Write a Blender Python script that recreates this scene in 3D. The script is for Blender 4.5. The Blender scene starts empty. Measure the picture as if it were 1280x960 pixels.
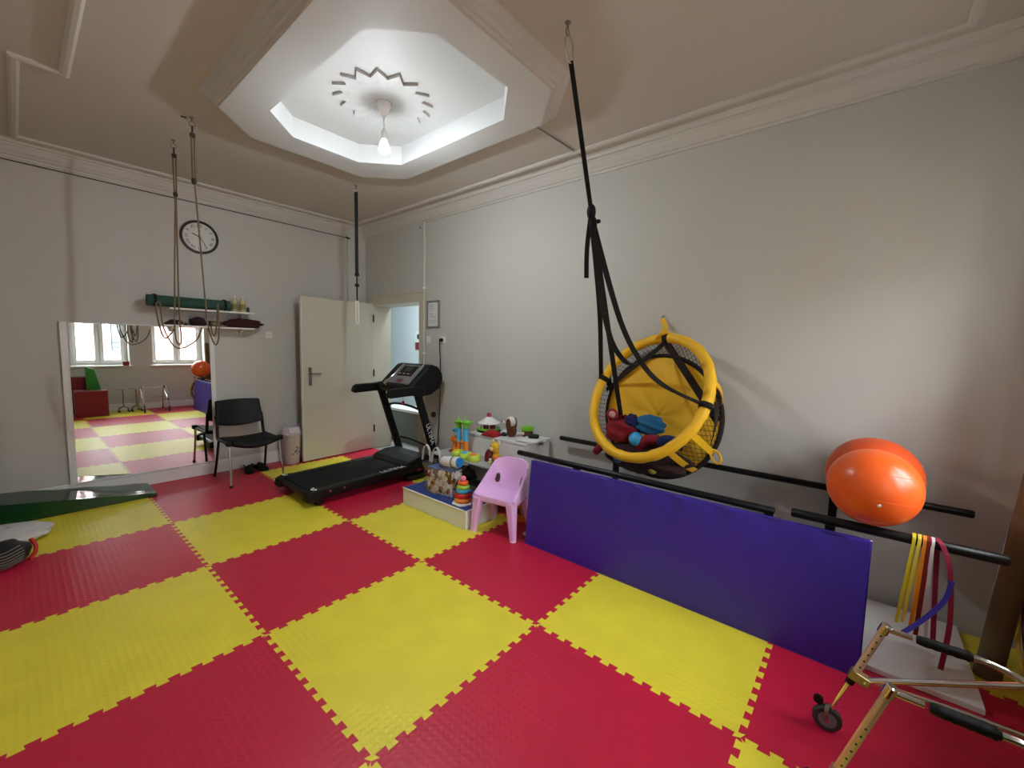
import bpy, math, random
from mathutils import Vector, Matrix
random.seed(7)
scene = bpy.context.scene
COL = scene.collection
pi = math.pi

# ------------------------------------------------------------------ camera
F_PX = 519.5
YAW, PITCH, ROLL = 0.873589, 0.0882514, 0.0222052
CAM = Vector((-0.7502, -2.2552, 1.5080))
fw = Vector((math.sin(YAW)*math.cos(PITCH), math.cos(YAW)*math.cos(PITCH), -math.sin(PITCH)))
rt = Vector((math.cos(YAW), -math.sin(YAW), 0)); up = rt.cross(fw)
r2 = rt*math.cos(ROLL)+up*math.sin(ROLL); u2 = -rt*math.sin(ROLL)+up*math.cos(ROLL)
cd = bpy.data.cameras.new('camera'); cam = bpy.data.objects.new('camera', cd); COL.objects.link(cam)
cd.sensor_fit = 'HORIZONTAL'; cd.sensor_width = 36.0; cd.lens = F_PX/1280*36.0
cd.clip_start = 0.02; cd.clip_end = 200
M = Matrix((r2, u2, -fw)).transposed().to_4x4(); M.translation = CAM
cam.matrix_world = M
scene.camera = cam

# ------------------------------------------------------------------ light
XL, XB, YN, YA = -1.2, 2.54, -3.0, 3.326      # inside faces of the four walls
ZC = 3.13
W = bpy.data.worlds.new('overcast_sky'); scene.world = W; W.use_nodes = True
bgn = W.node_tree.nodes['Background']
bgn.inputs[0].default_value = (0.88, 0.95, 1.0, 1); bgn.inputs[1].default_value = 20.0
WIN = [(-0.07, 0.79), (1.16, 2.11)]; WZ0, WZ1 = 0.95, 2.35
for (a, b) in WIN:                              # portals only guide the sampling of the sky
    ld = bpy.data.lights.new('window_portal', 'AREA'); ld.shape = 'RECTANGLE'
    ld.size = b-a; ld.size_y = WZ1-WZ0; ld.cycles.is_portal = True
    lo = bpy.data.objects.new('window_portal', ld); COL.objects.link(lo)
    lo.location = ((a+b)/2, YN-0.44, (WZ0+WZ1)/2); lo.rotation_euler = (pi/2, 0, 0)
ld = bpy.data.lights.new('hall_lamp', 'AREA'); ld.size = 0.5; ld.energy = 48; ld.color = (0.86, 0.95, 1.0)
lo = bpy.data.objects.new('hall_lamp', ld); COL.objects.link(lo); lo.location = (3.3, 3.0, 2.95)
scene.view_settings.view_transform = 'Standard'; scene.view_settings.look = 'None'
scene.view_settings.gamma = 1.0; scene.view_settings.use_curve_mapping = False
scene.view_settings.exposure = 0.55
BULB = 1250.0        # emission of the lit lower dome of the LED bulb in the ceiling recess

# ------------------------------------------------------------------ materials
def lin(c):
    return tuple(((v/255)/12.92 if v/255 <= 0.04045 else ((v/255+0.055)/1.055)**2.4) for v in c)
MATS = {}
def mat(name, rgb, rough=0.6, metal=0.0, var=0.0, scale=8.0, bump=0.0, bscale=60.0, spec=0.5, coat=0.0, emit=None, estr=0.0, trans=0.0):
    if name in MATS: return MATS[name]
    m = bpy.data.materials.new(name); m.use_nodes = True
    nt = m.node_tree; b = nt.nodes['Principled BSDF']
    col = lin(rgb)+(1,)
    b.inputs['Base Color'].default_value = col; b.inputs['Roughness'].default_value = rough
    b.inputs['Metallic'].default_value = metal; b.inputs['Specular IOR Level'].default_value = spec
    b.inputs['Coat Weight'].default_value = coat
    if trans: b.inputs['Transmission Weight'].default_value = trans
    tc = nt.nodes.new('ShaderNodeTexCoord')
    if var:
        n = nt.nodes.new('ShaderNodeTexNoise'); n.inputs['Scale'].default_value = scale; n.inputs['Detail'].default_value = 4
        nt.links.new(tc.outputs['Object'], n.inputs['Vector'])
        mx = nt.nodes.new('ShaderNodeMix'); mx.data_type = 'RGBA'
        mx.inputs[6].default_value = tuple(c*(1-var) for c in col[:3])+(1,)
        mx.inputs[7].default_value = tuple(min(1, c*(1+var)) for c in col[:3])+(1,)
        nt.links.new(n.outputs['Fac'], mx.inputs[0]); nt.links.new(mx.outputs[2], b.inputs['Base Color'])
    if bump:
        n = nt.nodes.new('ShaderNodeTexNoise'); n.inputs['Scale'].default_value = bscale; n.inputs['Detail'].default_value = 3
        nt.links.new(tc.outputs['Object'], n.inputs['Vector'])
        bp = nt.nodes.new('ShaderNodeBump'); bp.inputs['Strength'].default_value = bump; bp.inputs['Distance'].default_value = 0.01
        nt.links.new(n.outputs['Fac'], bp.inputs['Height']); nt.links.new(bp.outputs[0], b.inputs['Normal'])
    if emit:
        b.inputs['Emission Color'].default_value = lin(emit)+(1,); b.inputs['Emission Strength'].default_value = estr
    MATS[name] = m
    return m

def foam(name, rgb):
    """embossed EVA foam: a basket of small raised lozenges, worn smooth in patches"""
    m = mat(name, rgb, rough=0.42, spec=0.4)
    nt = m.node_tree; b = nt.nodes['Principled BSDF']; L = nt.links
    tc = nt.nodes.new('ShaderNodeTexCoord')
    sep = nt.nodes.new('ShaderNodeSeparateXYZ'); L.new(tc.outputs['Object'], sep.inputs[0])
    def mth(op, a, bb=None):
        n = nt.nodes.new('ShaderNodeMath'); n.operation = op
        for i, v in enumerate((a, bb)):
            if v is None: continue
            if isinstance(v, (int, float)): n.inputs[i].default_value = v
            else: L.new(v, n.inputs[i])
        return n.outputs[0]
    s = mth('ADD', sep.outputs[0], sep.outputs[1]); d = mth('SUBTRACT', sep.outputs[0], sep.outputs[1])
    k = 2*pi/0.062
    h = mth('POWER', mth('MAXIMUM', mth('MULTIPLY', mth('SINE', mth('MULTIPLY', s, k)), mth('SINE', mth('MULTIPLY', d, k))), 0.0), 0.6)
    n1 = nt.nodes.new('ShaderNodeTexNoise'); n1.inputs['Scale'].default_value = 2.2; n1.inputs['Detail'].default_value = 2
    L.new(tc.outputs['Object'], n1.inputs['Vector'])
    wear = nt.nodes.new('ShaderNodeMapRange'); wear.inputs[1].default_value = 0.38; wear.inputs[2].default_value = 0.62
    wear.inputs[3].default_value = 0.25; wear.inputs[4].default_value = 1.0
    L.new(n1.outputs['Fac'], wear.inputs[0])
    n2 = nt.nodes.new('ShaderNodeTexNoise'); n2.inputs['Scale'].default_value = 45; n2.inputs['Detail'].default_value = 3
    L.new(tc.outputs['Object'], n2.inputs['Vector'])
    hh = mth('ADD', mth('MULTIPLY', h, wear.outputs[0]), mth('MULTIPLY', n2.outputs['Fac'], 0.7))
    bp = nt.nodes.new('ShaderNodeBump'); bp.inputs['Strength'].default_value = 0.4; bp.inputs['Distance'].default_value = 0.003
    L.new(hh, bp.inputs['Height']); L.new(bp.outputs[0], b.inputs['Normal'])
    n3 = nt.nodes.new('ShaderNodeTexNoise'); n3.inputs['Scale'].default_value = 5; n3.inputs['Detail'].default_value = 6
    L.new(tc.outputs['Object'], n3.inputs['Vector'])
    mx = nt.nodes.new('ShaderNodeMix'); mx.data_type = 'RGBA'
    c = lin(rgb)
    mx.inputs[6].default_value = tuple(v*0.84 for v in c)+(1,); mx.inputs[7].default_value = tuple(min(1, v*1.1) for v in c)+(1,)
    L.new(n3.outputs['Fac'], mx.inputs[0]); L.new(mx.outputs[2], b.inputs['Base Color'])
    return m

def print_mat(name, cols, scale, rough=0.35):
    """busy printed packaging: random cells in a few colours"""
    m = mat(name, cols[0], rough=rough); nt = m.node_tree; b = nt.nodes['Principled BSDF']
    tc = nt.nodes.new('ShaderNodeTexCoord'); v = nt.nodes.new('ShaderNodeTexVoronoi'); v.inputs['Scale'].default_value = scale
    nt.links.new(tc.outputs['Object'], v.inputs['Vector'])
    sp = nt.nodes.new('ShaderNodeSeparateColor'); nt.links.new(v.outputs['Color'], sp.inputs[0])
    cr = nt.nodes.new('ShaderNodeValToRGB'); cr.color_ramp.interpolation = 'CONSTANT'
    while len(cr.color_ramp.elements) < len(cols): cr.color_ramp.elements.new(0.5)
    for i, c in enumerate(cols):
        cr.color_ramp.elements[i].position = i/len(cols); cr.color_ramp.elements[i].color = lin(c)+(1,)
    nt.links.new(sp.outputs[0], cr.inputs[0]); nt.links.new(cr.outputs[0], b.inputs['Base Color'])
    return m

def glass_mat(name, tint=(1, 1, 1), gl=0.08):
    m = bpy.data.materials.new(name); m.use_nodes = True; nt = m.node_tree
    nt.nodes.remove(nt.nodes['Principled BSDF'])
    t = nt.nodes.new('ShaderNodeBsdfTransparent'); t.inputs[0].default_value = tuple(tint)+(1,)
    g = nt.nodes.new('ShaderNodeBsdfGlossy'); g.inputs['Roughness'].default_value = 0.02
    mx = nt.nodes.new('ShaderNodeMixShader'); mx.inputs[0].default_value = gl
    nt.links.new(t.outputs[0], mx.inputs[1]); nt.links.new(g.outputs[0], mx.inputs[2])
    nt.links.new(mx.outputs[0], nt.nodes['Material Output'].inputs[0])
    return m

m_wall = mat('wall_paint', (200, 198, 192), 0.75, spec=0.25, var=0.025, scale=1.6, bump=0.08, bscale=35)
m_ceil = mat('ceiling_paint', (198, 192, 185), 0.7, var=0.02, scale=2)
m_trim = mat('plaster_trim', (206, 202, 196), 0.6)
m_tray = mat('tray_paint', (200, 200, 199), 0.6)
m_white = mat('white_lacquer', (232, 231, 228), 0.3)
m_cream = mat('cream_door_paint', (200, 193, 176), 0.4, var=0.03, scale=3)
m_slab = mat('dark_subfloor', (60, 45, 40), 0.8)
m_red = foam('red_foam', (196, 28, 60)); m_yel = foam('yellow_foam', (231, 214, 58))
m_black = mat('black_plastic', (9, 9, 10), 0.5, spec=0.3, bump=0.05, bscale=200)
m_blackmetal = mat('black_painted_steel', (9, 9, 10), 0.4, spec=0.35)
m_blackfab = mat('black_webbing', (14, 14, 15), 0.85, bump=0.2, bscale=300)
m_chrome = mat('chrome', (225, 225, 225), 0.12, metal=1.0)
m_steel = mat('brushed_steel', (150, 148, 145), 0.35, metal=1.0)
m_brass = mat('brass_coloured_clamp', (176, 160, 118), 0.35, metal=0.8)
m_gold = mat('golden_anodised_tube', (222, 206, 184), 0.38, metal=0.9)
m_purple = mat('purple_vinyl', (58, 38, 150), 0.4, var=0.05, scale=3, bump=0.6, bscale=3.2)
m_green = mat('dark_green_vinyl', (14, 62, 30), 0.1, bump=0.3, bscale=7)
m_swing = mat('yellow_swing_fabric', (242, 186, 24), 0.6, var=0.05, bump=0.5, bscale=28)
m_swingpad = mat('yellow_swing_pad', (235, 180, 30), 0.65, var=0.05, bump=0.25, bscale=12)
m_orange = mat('orange_ball_rubber', (242, 98, 34), 0.3)
m_orange2 = mat('dull_orange_ball_rubber', (222, 82, 30), 0.4)
m_pink = mat('pink_plastic', (236, 186, 236), 0.3)
m_rope = mat('natural_rope', (112, 92, 66), 0.9, var=0.2, scale=60)
m_rope2 = mat('dark_rope', (52, 42, 34), 0.9)
m_paper = mat('white_paper', (225, 225, 222), 0.7)
m_dark = mat('dark_print', (40, 40, 42), 0.6)
m_brown = mat('brown_board', (104, 84, 54), 0.7, var=0.12, scale=5)
m_clock = mat('clock_face', (205, 200, 192), 0.35)
m_clockrim = mat('clock_rim', (30, 22, 18), 0.3)
m_grey = mat('grey_plastic', (120, 122, 125), 0.4)
m_glass = glass_mat('window_glass')
m_film = glass_mat('clear_plastic_film', (0.93, 0.93, 0.93), 0.22)
mir = mat('silvered_mirror', (238, 242, 240), 0.0, metal=1.0)

# ------------------------------------------------------------------ mesh helpers
def basis(d):
    d = Vector(d).normalized()
    a = Vector((0, 0, 1)) if abs(d.z) < 0.95 else Vector((1, 0, 0))
    x = a.cross(d).normalized(); return x, d.cross(x)

def smooth_path(pts, n=8, closed=False):
    P = [Vector(p) for p in pts]; out = []; N = len(P)
    segs = N if closed else N-1
    for i in range(segs):
        if closed: p0, p1, p2, p3 = P[(i-1) % N], P[i], P[(i+1) % N], P[(i+2) % N]
        else: p0, p1, p2, p3 = P[max(i-1, 0)], P[i], P[i+1], P[min(i+2, N-1)]
        for k in range(n):
            t = k/n
            out.append(0.5*((2*p1)+(-p0+p2)*t+(2*p0-5*p1+4*p2-p3)*t*t+(-p0+3*p1-3*p2+p3)*t**3))
    if not closed: out.append(P[-1])
    return out

class MB:
    def __init__(s): s.v = []; s.f = []
    def add(s, vs, fs):
        o = len(s.v); s.v += [Vector(v) for v in vs]; s.f += [tuple(i+o for i in f) for f in fs]; return s
    def box(s, c, size, rot=None):
        c = Vector(c); x, y, z = (v/2 for v in size)
        vs = [Vector((a*x, b*y, d*z)) for d in (-1, 1) for a, b in ((-1, -1), (1, -1), (1, 1), (-1, 1))]
        if rot is not None: vs = [rot @ v for v in vs]
        return s.add([c+v for v in vs], [(3, 2, 1, 0), (4, 5, 6, 7), (0, 1, 5, 4), (1, 2, 6, 5), (2, 3, 7, 6), (3, 0, 4, 7)])
    def bb(s, x0, x1, y0, y1, z0, z1):
        return s.box(((x0+x1)/2, (y0+y1)/2, (z0+z1)/2), (x1-x0, y1-y0, z1-z0))
    def tube(s, path, r, n=8, closed=False, caps=True):
        P = [Vector(p) for p in path]; N = len(P); rs = r if isinstance(r, (list, tuple)) else [r]*N
        T = []
        for i in range(N):
            a = P[(i-1) % N] if (closed or i > 0) else P[i]; b = P[(i+1) % N] if (closed or i < N-1) else P[i]
            T.append((b-a).normalized())
        x, y = basis(T[0]); vs = []
        for i in range(N):
            if i:
                q = T[i-1].rotation_difference(T[i]); x = q @ x
                x = (x-T[i]*x.dot(T[i])).normalized()
            y = T[i].cross(x)
            for k in range(n):
                a = 2*pi*k/n; vs.append(P[i]+(x*math.cos(a)+y*math.sin(a))*rs[i])
        fs = []
        for i in range(N if closed else N-1):
            j = (i+1) % N
            for k in range(n):
                l = (k+1) % n; fs.append((i*n+k, i*n+l, j*n+l, j*n+k))
        if caps and not closed: fs += [tuple(range(n))[::-1], tuple((N-1)*n+k for k in range(n))]
        return s.add(vs, fs)
    def strap(s, path, w, t, side):
        """flat band along a path; side = direction of its width"""
        P = [Vector(p) for p in path]; N = len(P); vs = []; fs = []
        side = Vector(side).normalized()
        for i in range(N):
            d = (P[min(i+1, N-1)]-P[max(i-1, 0)]).normalized()
            sd = (side-d*side.dot(d)).normalized(); nn = d.cross(sd)
            for a, b in ((-1, -1), (1, -1), (1, 1), (-1, 1)): vs.append(P[i]+sd*a*w/2+nn*b*t/2)
        for i in range(N-1):
            for k in range(4):
                l = (k+1) % 4; fs.append((i*4+k, i*4+l, i*4+4+l, i*4+4+k))
        fs += [(3, 2, 1, 0), tuple((N-1)*4+k for k in range(4))]
        return s.add(vs, fs)
    def lathe(s, prof, c=(0, 0, 0), n=24, axis=(0, 0, 1), close=True):
        c = Vector(c); az = Vector(axis).normalized(); x, y = basis(az); vs = []; fs = []
        for r, h in prof:
            for k in range(n):
                a = 2*pi*k/n; vs.append(c+az*h+(x*math.cos(a)+y*math.sin(a))*r)
        for i in range(len(prof)-1):
            for k in range(n):
                l = (k+1) % n; fs.append((i*n+k, i*n+l, i*n+n+l, i*n+n+k))
        if close: fs += [tuple(range(n))[::-1], tuple((len(prof)-1)*n+k for k in range(n))]
        return s.add(vs, fs)
    def ball(s, c, r, n=24, m=14, sc=(1, 1, 1), rot=None):
        c = Vector(c); vs = []; fs = []
        for i in range(1, m):
            t = pi*i/m
            for k in range(n):
                a = 2*pi*k/n
                vs.append(Vector((math.sin(t)*math.cos(a)*sc[0], math.sin(t)*math.sin(a)*sc[1], -math.cos(t)*sc[2]))*r)
        vs += [Vector((0, 0, -r*sc[2])), Vector((0, 0, r*sc[2]))]
        b, tp = len(vs)-2, len(vs)-1
        for i in range(m-2):
            for k in range(n):
                l = (k+1) % n; fs.append((i*n+k, i*n+l, i*n+n+l, i*n+n+k))
        for k in range(n):
            l = (k+1) % n; fs.append((b, l, k)); fs.append(((m-2)*n+k, (m-2)*n+l, tp))
        if rot is not None: vs = [rot @ v for v in vs]
        return s.add([c+v for v in vs], fs)
    def prism(s, poly, d0, d1, ax):
        """polygon (2-D, in the two other axes in order) extruded along axis ax from d0 to d1"""
        def P(p, d):
            return {0: (d, p[0], p[1]), 1: (p[0], d, p[1]), 2: (p[0], p[1], d)}[ax]
        n = len(poly)
        vs = [P(p, d0) for p in poly]+[P(p, d1) for p in poly]
        fs = [tuple(range(n))[::-1], tuple(range(n, 2*n))]+[(i, (i+1) % n, n+(i+1) % n, n+i) for i in range(n)]
        return s.add(vs, fs)
    def grid(s, fn, nu, nv, skip=None, cu=False):
        o = [fn(i/nu if not cu else i/nu, j/nv) for j in range(nv+1) for i in range(nu+(0 if cu else 1))]
        w = nu if cu else nu+1; fs = []
        for j in range(nv):
            for i in range(nu):
                if skip and skip((i+0.5)/nu, (j+0.5)/nv): continue
                i2 = (i+1) % w
                fs.append((j*w+i, j*w+i2, (j+1)*w+i2, (j+1)*w+i))
        return s.add(o, fs)
    def build(s, name, m, parent=None, smooth=True, bevel=0.0, seg=2, world=True, solid=0.0, sub=0, angle=40, recalc=True):
        vs = s.v
        if parent is not None and world:
            iv = wm(parent).inverted(); vs = [iv @ v for v in vs]
        me = bpy.data.meshes.new(name); me.from_pydata([tuple(v) for v in vs], [], s.f); me.update()
        if recalc:
            import bmesh
            bm = bmesh.new(); bm.from_mesh(me); bmesh.ops.recalc_face_normals(bm, faces=bm.faces); bm.to_mesh(me); bm.free()
        me.materials.append(m)
        if smooth:
            me.polygons.foreach_set('use_smooth', [True]*len(me.polygons)); me.set_sharp_from_angle(angle=math.radians(angle))
        o = bpy.data.objects.new(name, me); COL.objects.link(o)
        if parent is not None: o.parent = parent
        if solid:
            md = o.modifiers.new('thickness', 'SOLIDIFY'); md.thickness = solid; md.offset = 0
        if bevel:
            md = o.modifiers.new('bevel', 'BEVEL'); md.width = bevel; md.segments = seg; md.limit_method = 'ANGLE'; md.angle_limit = math.radians(35)
        if sub:
            md = o.modifiers.new('sub', 'SUBSURF'); md.levels = sub; md.render_levels = sub
        return o

def wm(o):
    m = Matrix.LocRotScale(o.location, o.rotation_euler, o.scale)
    return wm(o.parent) @ m if o.parent else m
def tag(o, label=None, cat=None, group=None, kind=None):
    if label: o['label'] = label
    if cat: o['category'] = cat
    if group: o['group'] = group
    if kind: o['kind'] = kind
    return o
def thing(name, label, cat, loc, rotz=0.0, group=None, rot=None):
    o = bpy.data.objects.new(name, None); COL.objects.link(o); o.location = loc
    o.rotation_euler = rot if rot else (0, 0, rotz); o.empty_display_size = 0.05
    return tag(o, label, cat, group)
def struct(name, loc=(0, 0, 0)):
    o = bpy.data.objects.new(name, None); COL.objects.link(o); o.location = loc; o['kind'] = 'structure'; return o
def text_mesh(txt, size, name, m, parent, mw, depth=0.0015):
    cu = bpy.data.curves.new(name, 'FONT'); cu.body = txt; cu.size = size; cu.extrude = depth; cu.align_x = 'CENTER'; cu.align_y = 'CENTER'
    cu.resolution_u = 3
    t = bpy.data.objects.new('tmp_text', cu); COL.objects.link(t)
    me = bpy.data.meshes.new_from_object(t); bpy.data.objects.remove(t)
    me.transform(wm(parent).inverted() @ mw); me.materials.clear(); me.materials.append(m); me.name = name
    o = bpy.data.objects.new(name, me); COL.objects.link(o); o.parent = parent
    return o
def frame_mw(pos, xdir, ydir):
    x = Vector(xdir).normalized(); y = Vector(ydir).normalized(); z = x.cross(y)
    m = Matrix((x, y, z)).transposed().to_4x4(); m.translation = Vector(pos); return m
RZ = lambda a: Matrix.Rotation(a, 3, 'Z')
RX = lambda a: Matrix.Rotation(a, 3, 'X')
RY = lambda a: Matrix.Rotation(a, 3, 'Y')

# ================================================================== THE ROOM
floor = MB().bb(XL-0.2, XB+0.3, YN-0.2, YA+0.2, -0.12, -0.022).build('floor', m_slab, smooth=False); floor['kind'] = 'structure'

# interlocking foam mats, 1 m squares; the shared tooth line of every joint is cut into both neighbours
NT, TH = 12, 0.0125
def teeth(L0, L1, flip):
    """(s, offset) points of a joint from s = L0 to L1 (0..1 within one mat)"""
    pts = []
    for k in range(NT):
        a = k/NT; p = 1/NT; sg = 1
        q = [(a+0.10*p, -1), (a+0.17*p, -1), (a+0.33*p, -1), (a+0.27*p, 1), (a+0.83*p, 1), (a+0.77*p, -1), (a+0.97*p, -1)]
        for s_, o_ in q[2:6] if True else q: pts.append((s_, o_*TH))
    return [p for p in pts if L0+0.012 < p[0] < L1-0.012]
def mat_tile(i, j):
    x0, x1 = max(i, XL+0.01), min(i+1, XB-0.022); y0, y1 = max(j, YN+0.01), min(j+1, YA-0.012)
    if x1-x0 < 0.03 or y1-y0 < 0.03: return None
    poly = []
    poly.append((x0, y0))
    if y0 == j: poly += [(i+s, j+o) for s, o in teeth(x0-i, x1-i, 0)]
    poly.append((x1, y0))
    if x1 == i+1: poly += [(i+1+o, j+s) for s, o in teeth(y0-j, y1-j, 0)]
    poly.append((x1, y1))
    if y1 == j+1: poly += [(i+s, j+1+o) for s, o in teeth(x0-i, x1-i, 0)][::-1]
    poly.append((x0, y1))
    if x0 == i: poly += [(i+o, j+s) for s, o in teeth(y0-j, y1-j, 0)][::-1]
    red = (i+j) % 2 == 0
    if j == 3: red = True
    e = 0.0004
    vs = [(x, y, 0.0) for x, y in poly]; n = len(vs)
    cx, cy = (x0+x1)/2, (y0+y1)/2
    b = MB(); b.add([(x, y, -0.021) for x, y in poly]+vs, [tuple(range(n, 2*n))]+[(k, (k+1) % n, n+(k+1) % n, n+k) for k in range(n)])
    o = b.build('foam_mat', m_red if red else m_yel, floor, smooth=False)
    return o
for i in range(-2, 3):
    for j in range(-3, 4): mat_tile(i, j)

# ceiling with a recessed octagon inside a dropped frame
def octo(x0, x1, y0, y1, c, z):
    return [Vector(p) for p in ((x0+c, y0, z), (x1-c, y0, z), (x1, y0+c, z), (x1, y1-c, z), (x1-c, y1, z), (x0+c, y1, z), (x0, y1-c, z), (x0, y0+c, z))]
def ring_faces(n, a, b): return [(a+k, a+(k+1) % n, b+(k+1) % n, b+k) for k in range(n)]
IN = (0.43, 1.47, -0.52, 1.15, 0.25); OUT = (0.20, 1.685, -0.715, 1.42, 0.29)
ZT, ZF = 3.20, 3.05
R = [(XL, YN), (XB, YN), (XB, YA), (XL, YA)]
b = MB()
O = octo(*IN, ZC)
vs = [Vector((x, y, ZC)) for x, y in R]+O
b.add(vs, [(0, 1, 5, 4), (1, 6, 5), (1, 2, 7, 6), (2, 8, 7), (2, 3, 9, 8), (3, 10, 9), (3, 0, 11, 10), (0, 4, 11)])
ceiling = b.build('ceiling', m_ceil, smooth=False, recalc=False); ceiling['kind'] = 'structure'
b = MB()
b.add(octo(*IN, ZF)+octo(*IN, ZT), ring_faces(8, 0, 8)+[tuple(range(8, 16))])
b.build('recess', m_tray, ceiling, smooth=False)
# dropped frame with moulded outer edge
prof = [(0.0, ZF), (0.012, ZF+0.004), (0.022, ZF+0.018), (0.035, ZF+0.022), (0.05, ZF+0.04), (0.07, ZF+0.052), (0.078, ZF+0.066), (0.1, ZC)]
b = MB(); vs = octo(*IN, ZF)
fs = []
for d, z in prof:
    vs += octo(OUT[0]-d, OUT[1]+d, OUT[2]-d, OUT[3]+d, OUT[4]+0.41*d, z)
for k in range(len(prof)): fs += ring_faces(8, 8*k, 8*k+8)
b.add(vs, fs); o = b.build('trim_1', m_tray, smooth=False); o['kind'] = 'structure'
# plaster rose: a folded star of pointed petals
b = MB(); RC = (0.985, 0.415); n = 16; vs = []; fs = []
for k in range(2*n):
    a = pi*k/n+0.1; rr = 0.335 if k % 2 == 0 else 0.262
    vs.append((RC[0]+rr*math.cos(a), RC[1]+rr*math.sin(a), ZT-0.018))
for k in range(2*n):
    a = pi*k/n+0.1; vs.append((RC[0]+0.22*math.cos(a), RC[1]+0.22*math.sin(a), ZT-0.024-(0.0025 if k % 2 == 0 else 0)))
for k in range(2*n):
    a = pi*k/n+0.1; vs.append((RC[0]+0.05*math.cos(a), RC[1]+0.05*math.sin(a), ZT-0.027-(0.001 if k % 2 == 0 else 0)))
for k in range(2*n):
    a = pi*k/n+0.1; rr = 0.335 if k % 2 == 0 else 0.262
    vs.append((RC[0]+rr*math.cos(a), RC[1]+rr*math.sin(a), ZT))
N2 = 2*n
fs = ring_faces(N2, 0, N2)+ring_faces(N2, N2, 2*N2)+[tuple(range(2*N2, 3*N2))]+ring_faces(N2, 3*N2, 0)
b.add(vs, fs); b.build('ceiling_rose', m_tray, ceiling, smooth=False)

# cornice and the raised strip that outlines the ceiling field
def loop_profile(corners, prof, name, m, closed=True):
    """sweep (inset, z) around an axis-aligned loop; corners carry their inward diagonal"""
    b = MB(); n = len(corners); vs = []
    for d, z in prof:
        for (x, y, sx, sy) in corners: vs.append((x+sx*d, y+sy*d, z))
    fs = []
    for k in range(len(prof)-1): fs += ring_faces(n, n*k, n*k+n)
    b.add(vs, fs); o = b.build(name, m, smooth=False); o['kind'] = 'structure'; return o
room = [(XL, YN, 1, 1), (XB, YN, -1, 1), (XB, YA, -1, -1), (XL, YA, 1, -1)]
loop_profile(room, [(0, 2.995), (0.014, 2.995), (0.016, 3.012), (0.03, 3.018), (0.036, 3.03), (0.055, 3.05), (0.072, 3.078), (0.078, 3.082), (0.08, 3.096), (0.098, 3.1), (0.105, 3.116), (0.122, ZC)], 'trim_2', m_trim)
def strip(pts, w, h):
    """raised moulding on the ceiling along a closed rectilinear outline"""
    b = MB(); n = len(pts); P = [Vector((x, y, 0)) for x, y in pts]; offs = []
    for k in range(n):
        d0 = (P[k]-P[k-1]).normalized(); d1 = (P[(k+1) % n]-P[k]).normalized()
        n0 = Vector((-d0.y, d0.x, 0)); n1 = Vector((-d1.y, d1.x, 0)); bis = (n0+n1).normalized()
        offs.append(bis/max(0.3, bis.dot(n0)))
    vs = []
    for d, z in ((-w/2, ZC), (-w/2, ZC-h*0.6), (-w*0.2, ZC-h), (w*0.2, ZC-h), (w/2, ZC-h*0.6), (w/2, ZC)):
        vs += [(P[k].x+offs[k].x*d, P[k].y+offs[k].y*d, z) for k in range(n)]
    fs = []
    for k in range(5): fs += ring_faces(n, n*k, n*k+n)
    b.add(vs, fs); return b
o = strip([(-0.67, 3.13), (-0.67, 1.63), (-0.47, 1.63), (-0.47, -2.55), (2.315, -2.55), (2.315, 3.13)], 0.05, 0.022).build('trim_3', m_trim, smooth=False); o['kind'] = 'structure'

# walls
def st(b, name, m): o = b.build(name, m, smooth=False); o['kind'] = 'structure'; return o
T = 0.3
wall_far = st(MB().bb(XL-T, XB+T, YA, YA+T, -0.12, ZC+0.3), 'wall_far', m_wall)
wall_left = st(MB().bb(XL-T, XL, YN-0.45, YA, -0.12, ZC+0.3), 'wall_left', m_wall)
DY0, DY1, DZ = 2.02, 3.125, 2.06
b = MB(); b.bb(XB, XB+T, YN-0.45, DY0, -0.12, ZC+0.3); b.bb(XB, XB+T, DY1, YA, -0.12, ZC+0.3); b.bb(XB, XB+T, DY0, DY1, DZ, ZC+0.3)
wall_right = st(b, 'wall_right', m_wall)
b = MB(); TN = 0.45
b.bb(XL, XB, YN-TN, YN, -0.12, WZ0); b.bb(XL, XB, YN-TN, YN, WZ1, ZC+0.3)
xs = [XL, WIN[0][0], WIN[0][1], WIN[1][0], WIN[1][1], XB]
for k in (0, 2, 4): b.bb(xs[k], xs[k+1], YN-TN, YN, WZ0, WZ1)
wall_near = st(b, 'wall_near', m_wall)
st(MB().bb(XL-T, XB+T, YN-0.45, YA+T, ZC+0.28, ZC+0.34), 'ceiling_slab', m_wall)
bl = [(0, 0.001), (0.016, 0.001), (0.016, 0.115), (0.010, 0.12), (0.010, 0.132), (0.004, 0.14), (0, 0.14)]
def base_run(x0, x1, y, name):
    st(MB().prism([(y-d, z) for d, z in bl], x0, x1, 0), name, m_white)
base_run(XL+0.001, XB-0.02, YA, 'baseboard_far')
st(MB().prism([(YN+d, z) for d, z in bl], XL+0.001, XB-0.02, 0), 'baseboard_near', m_white)
# vertical boxed corner by the door and the pipe
st(MB().bb(2.275, XB, YA-0.035, YA, 0.0, 3.0), 'trim_4', m_wall)

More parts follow.
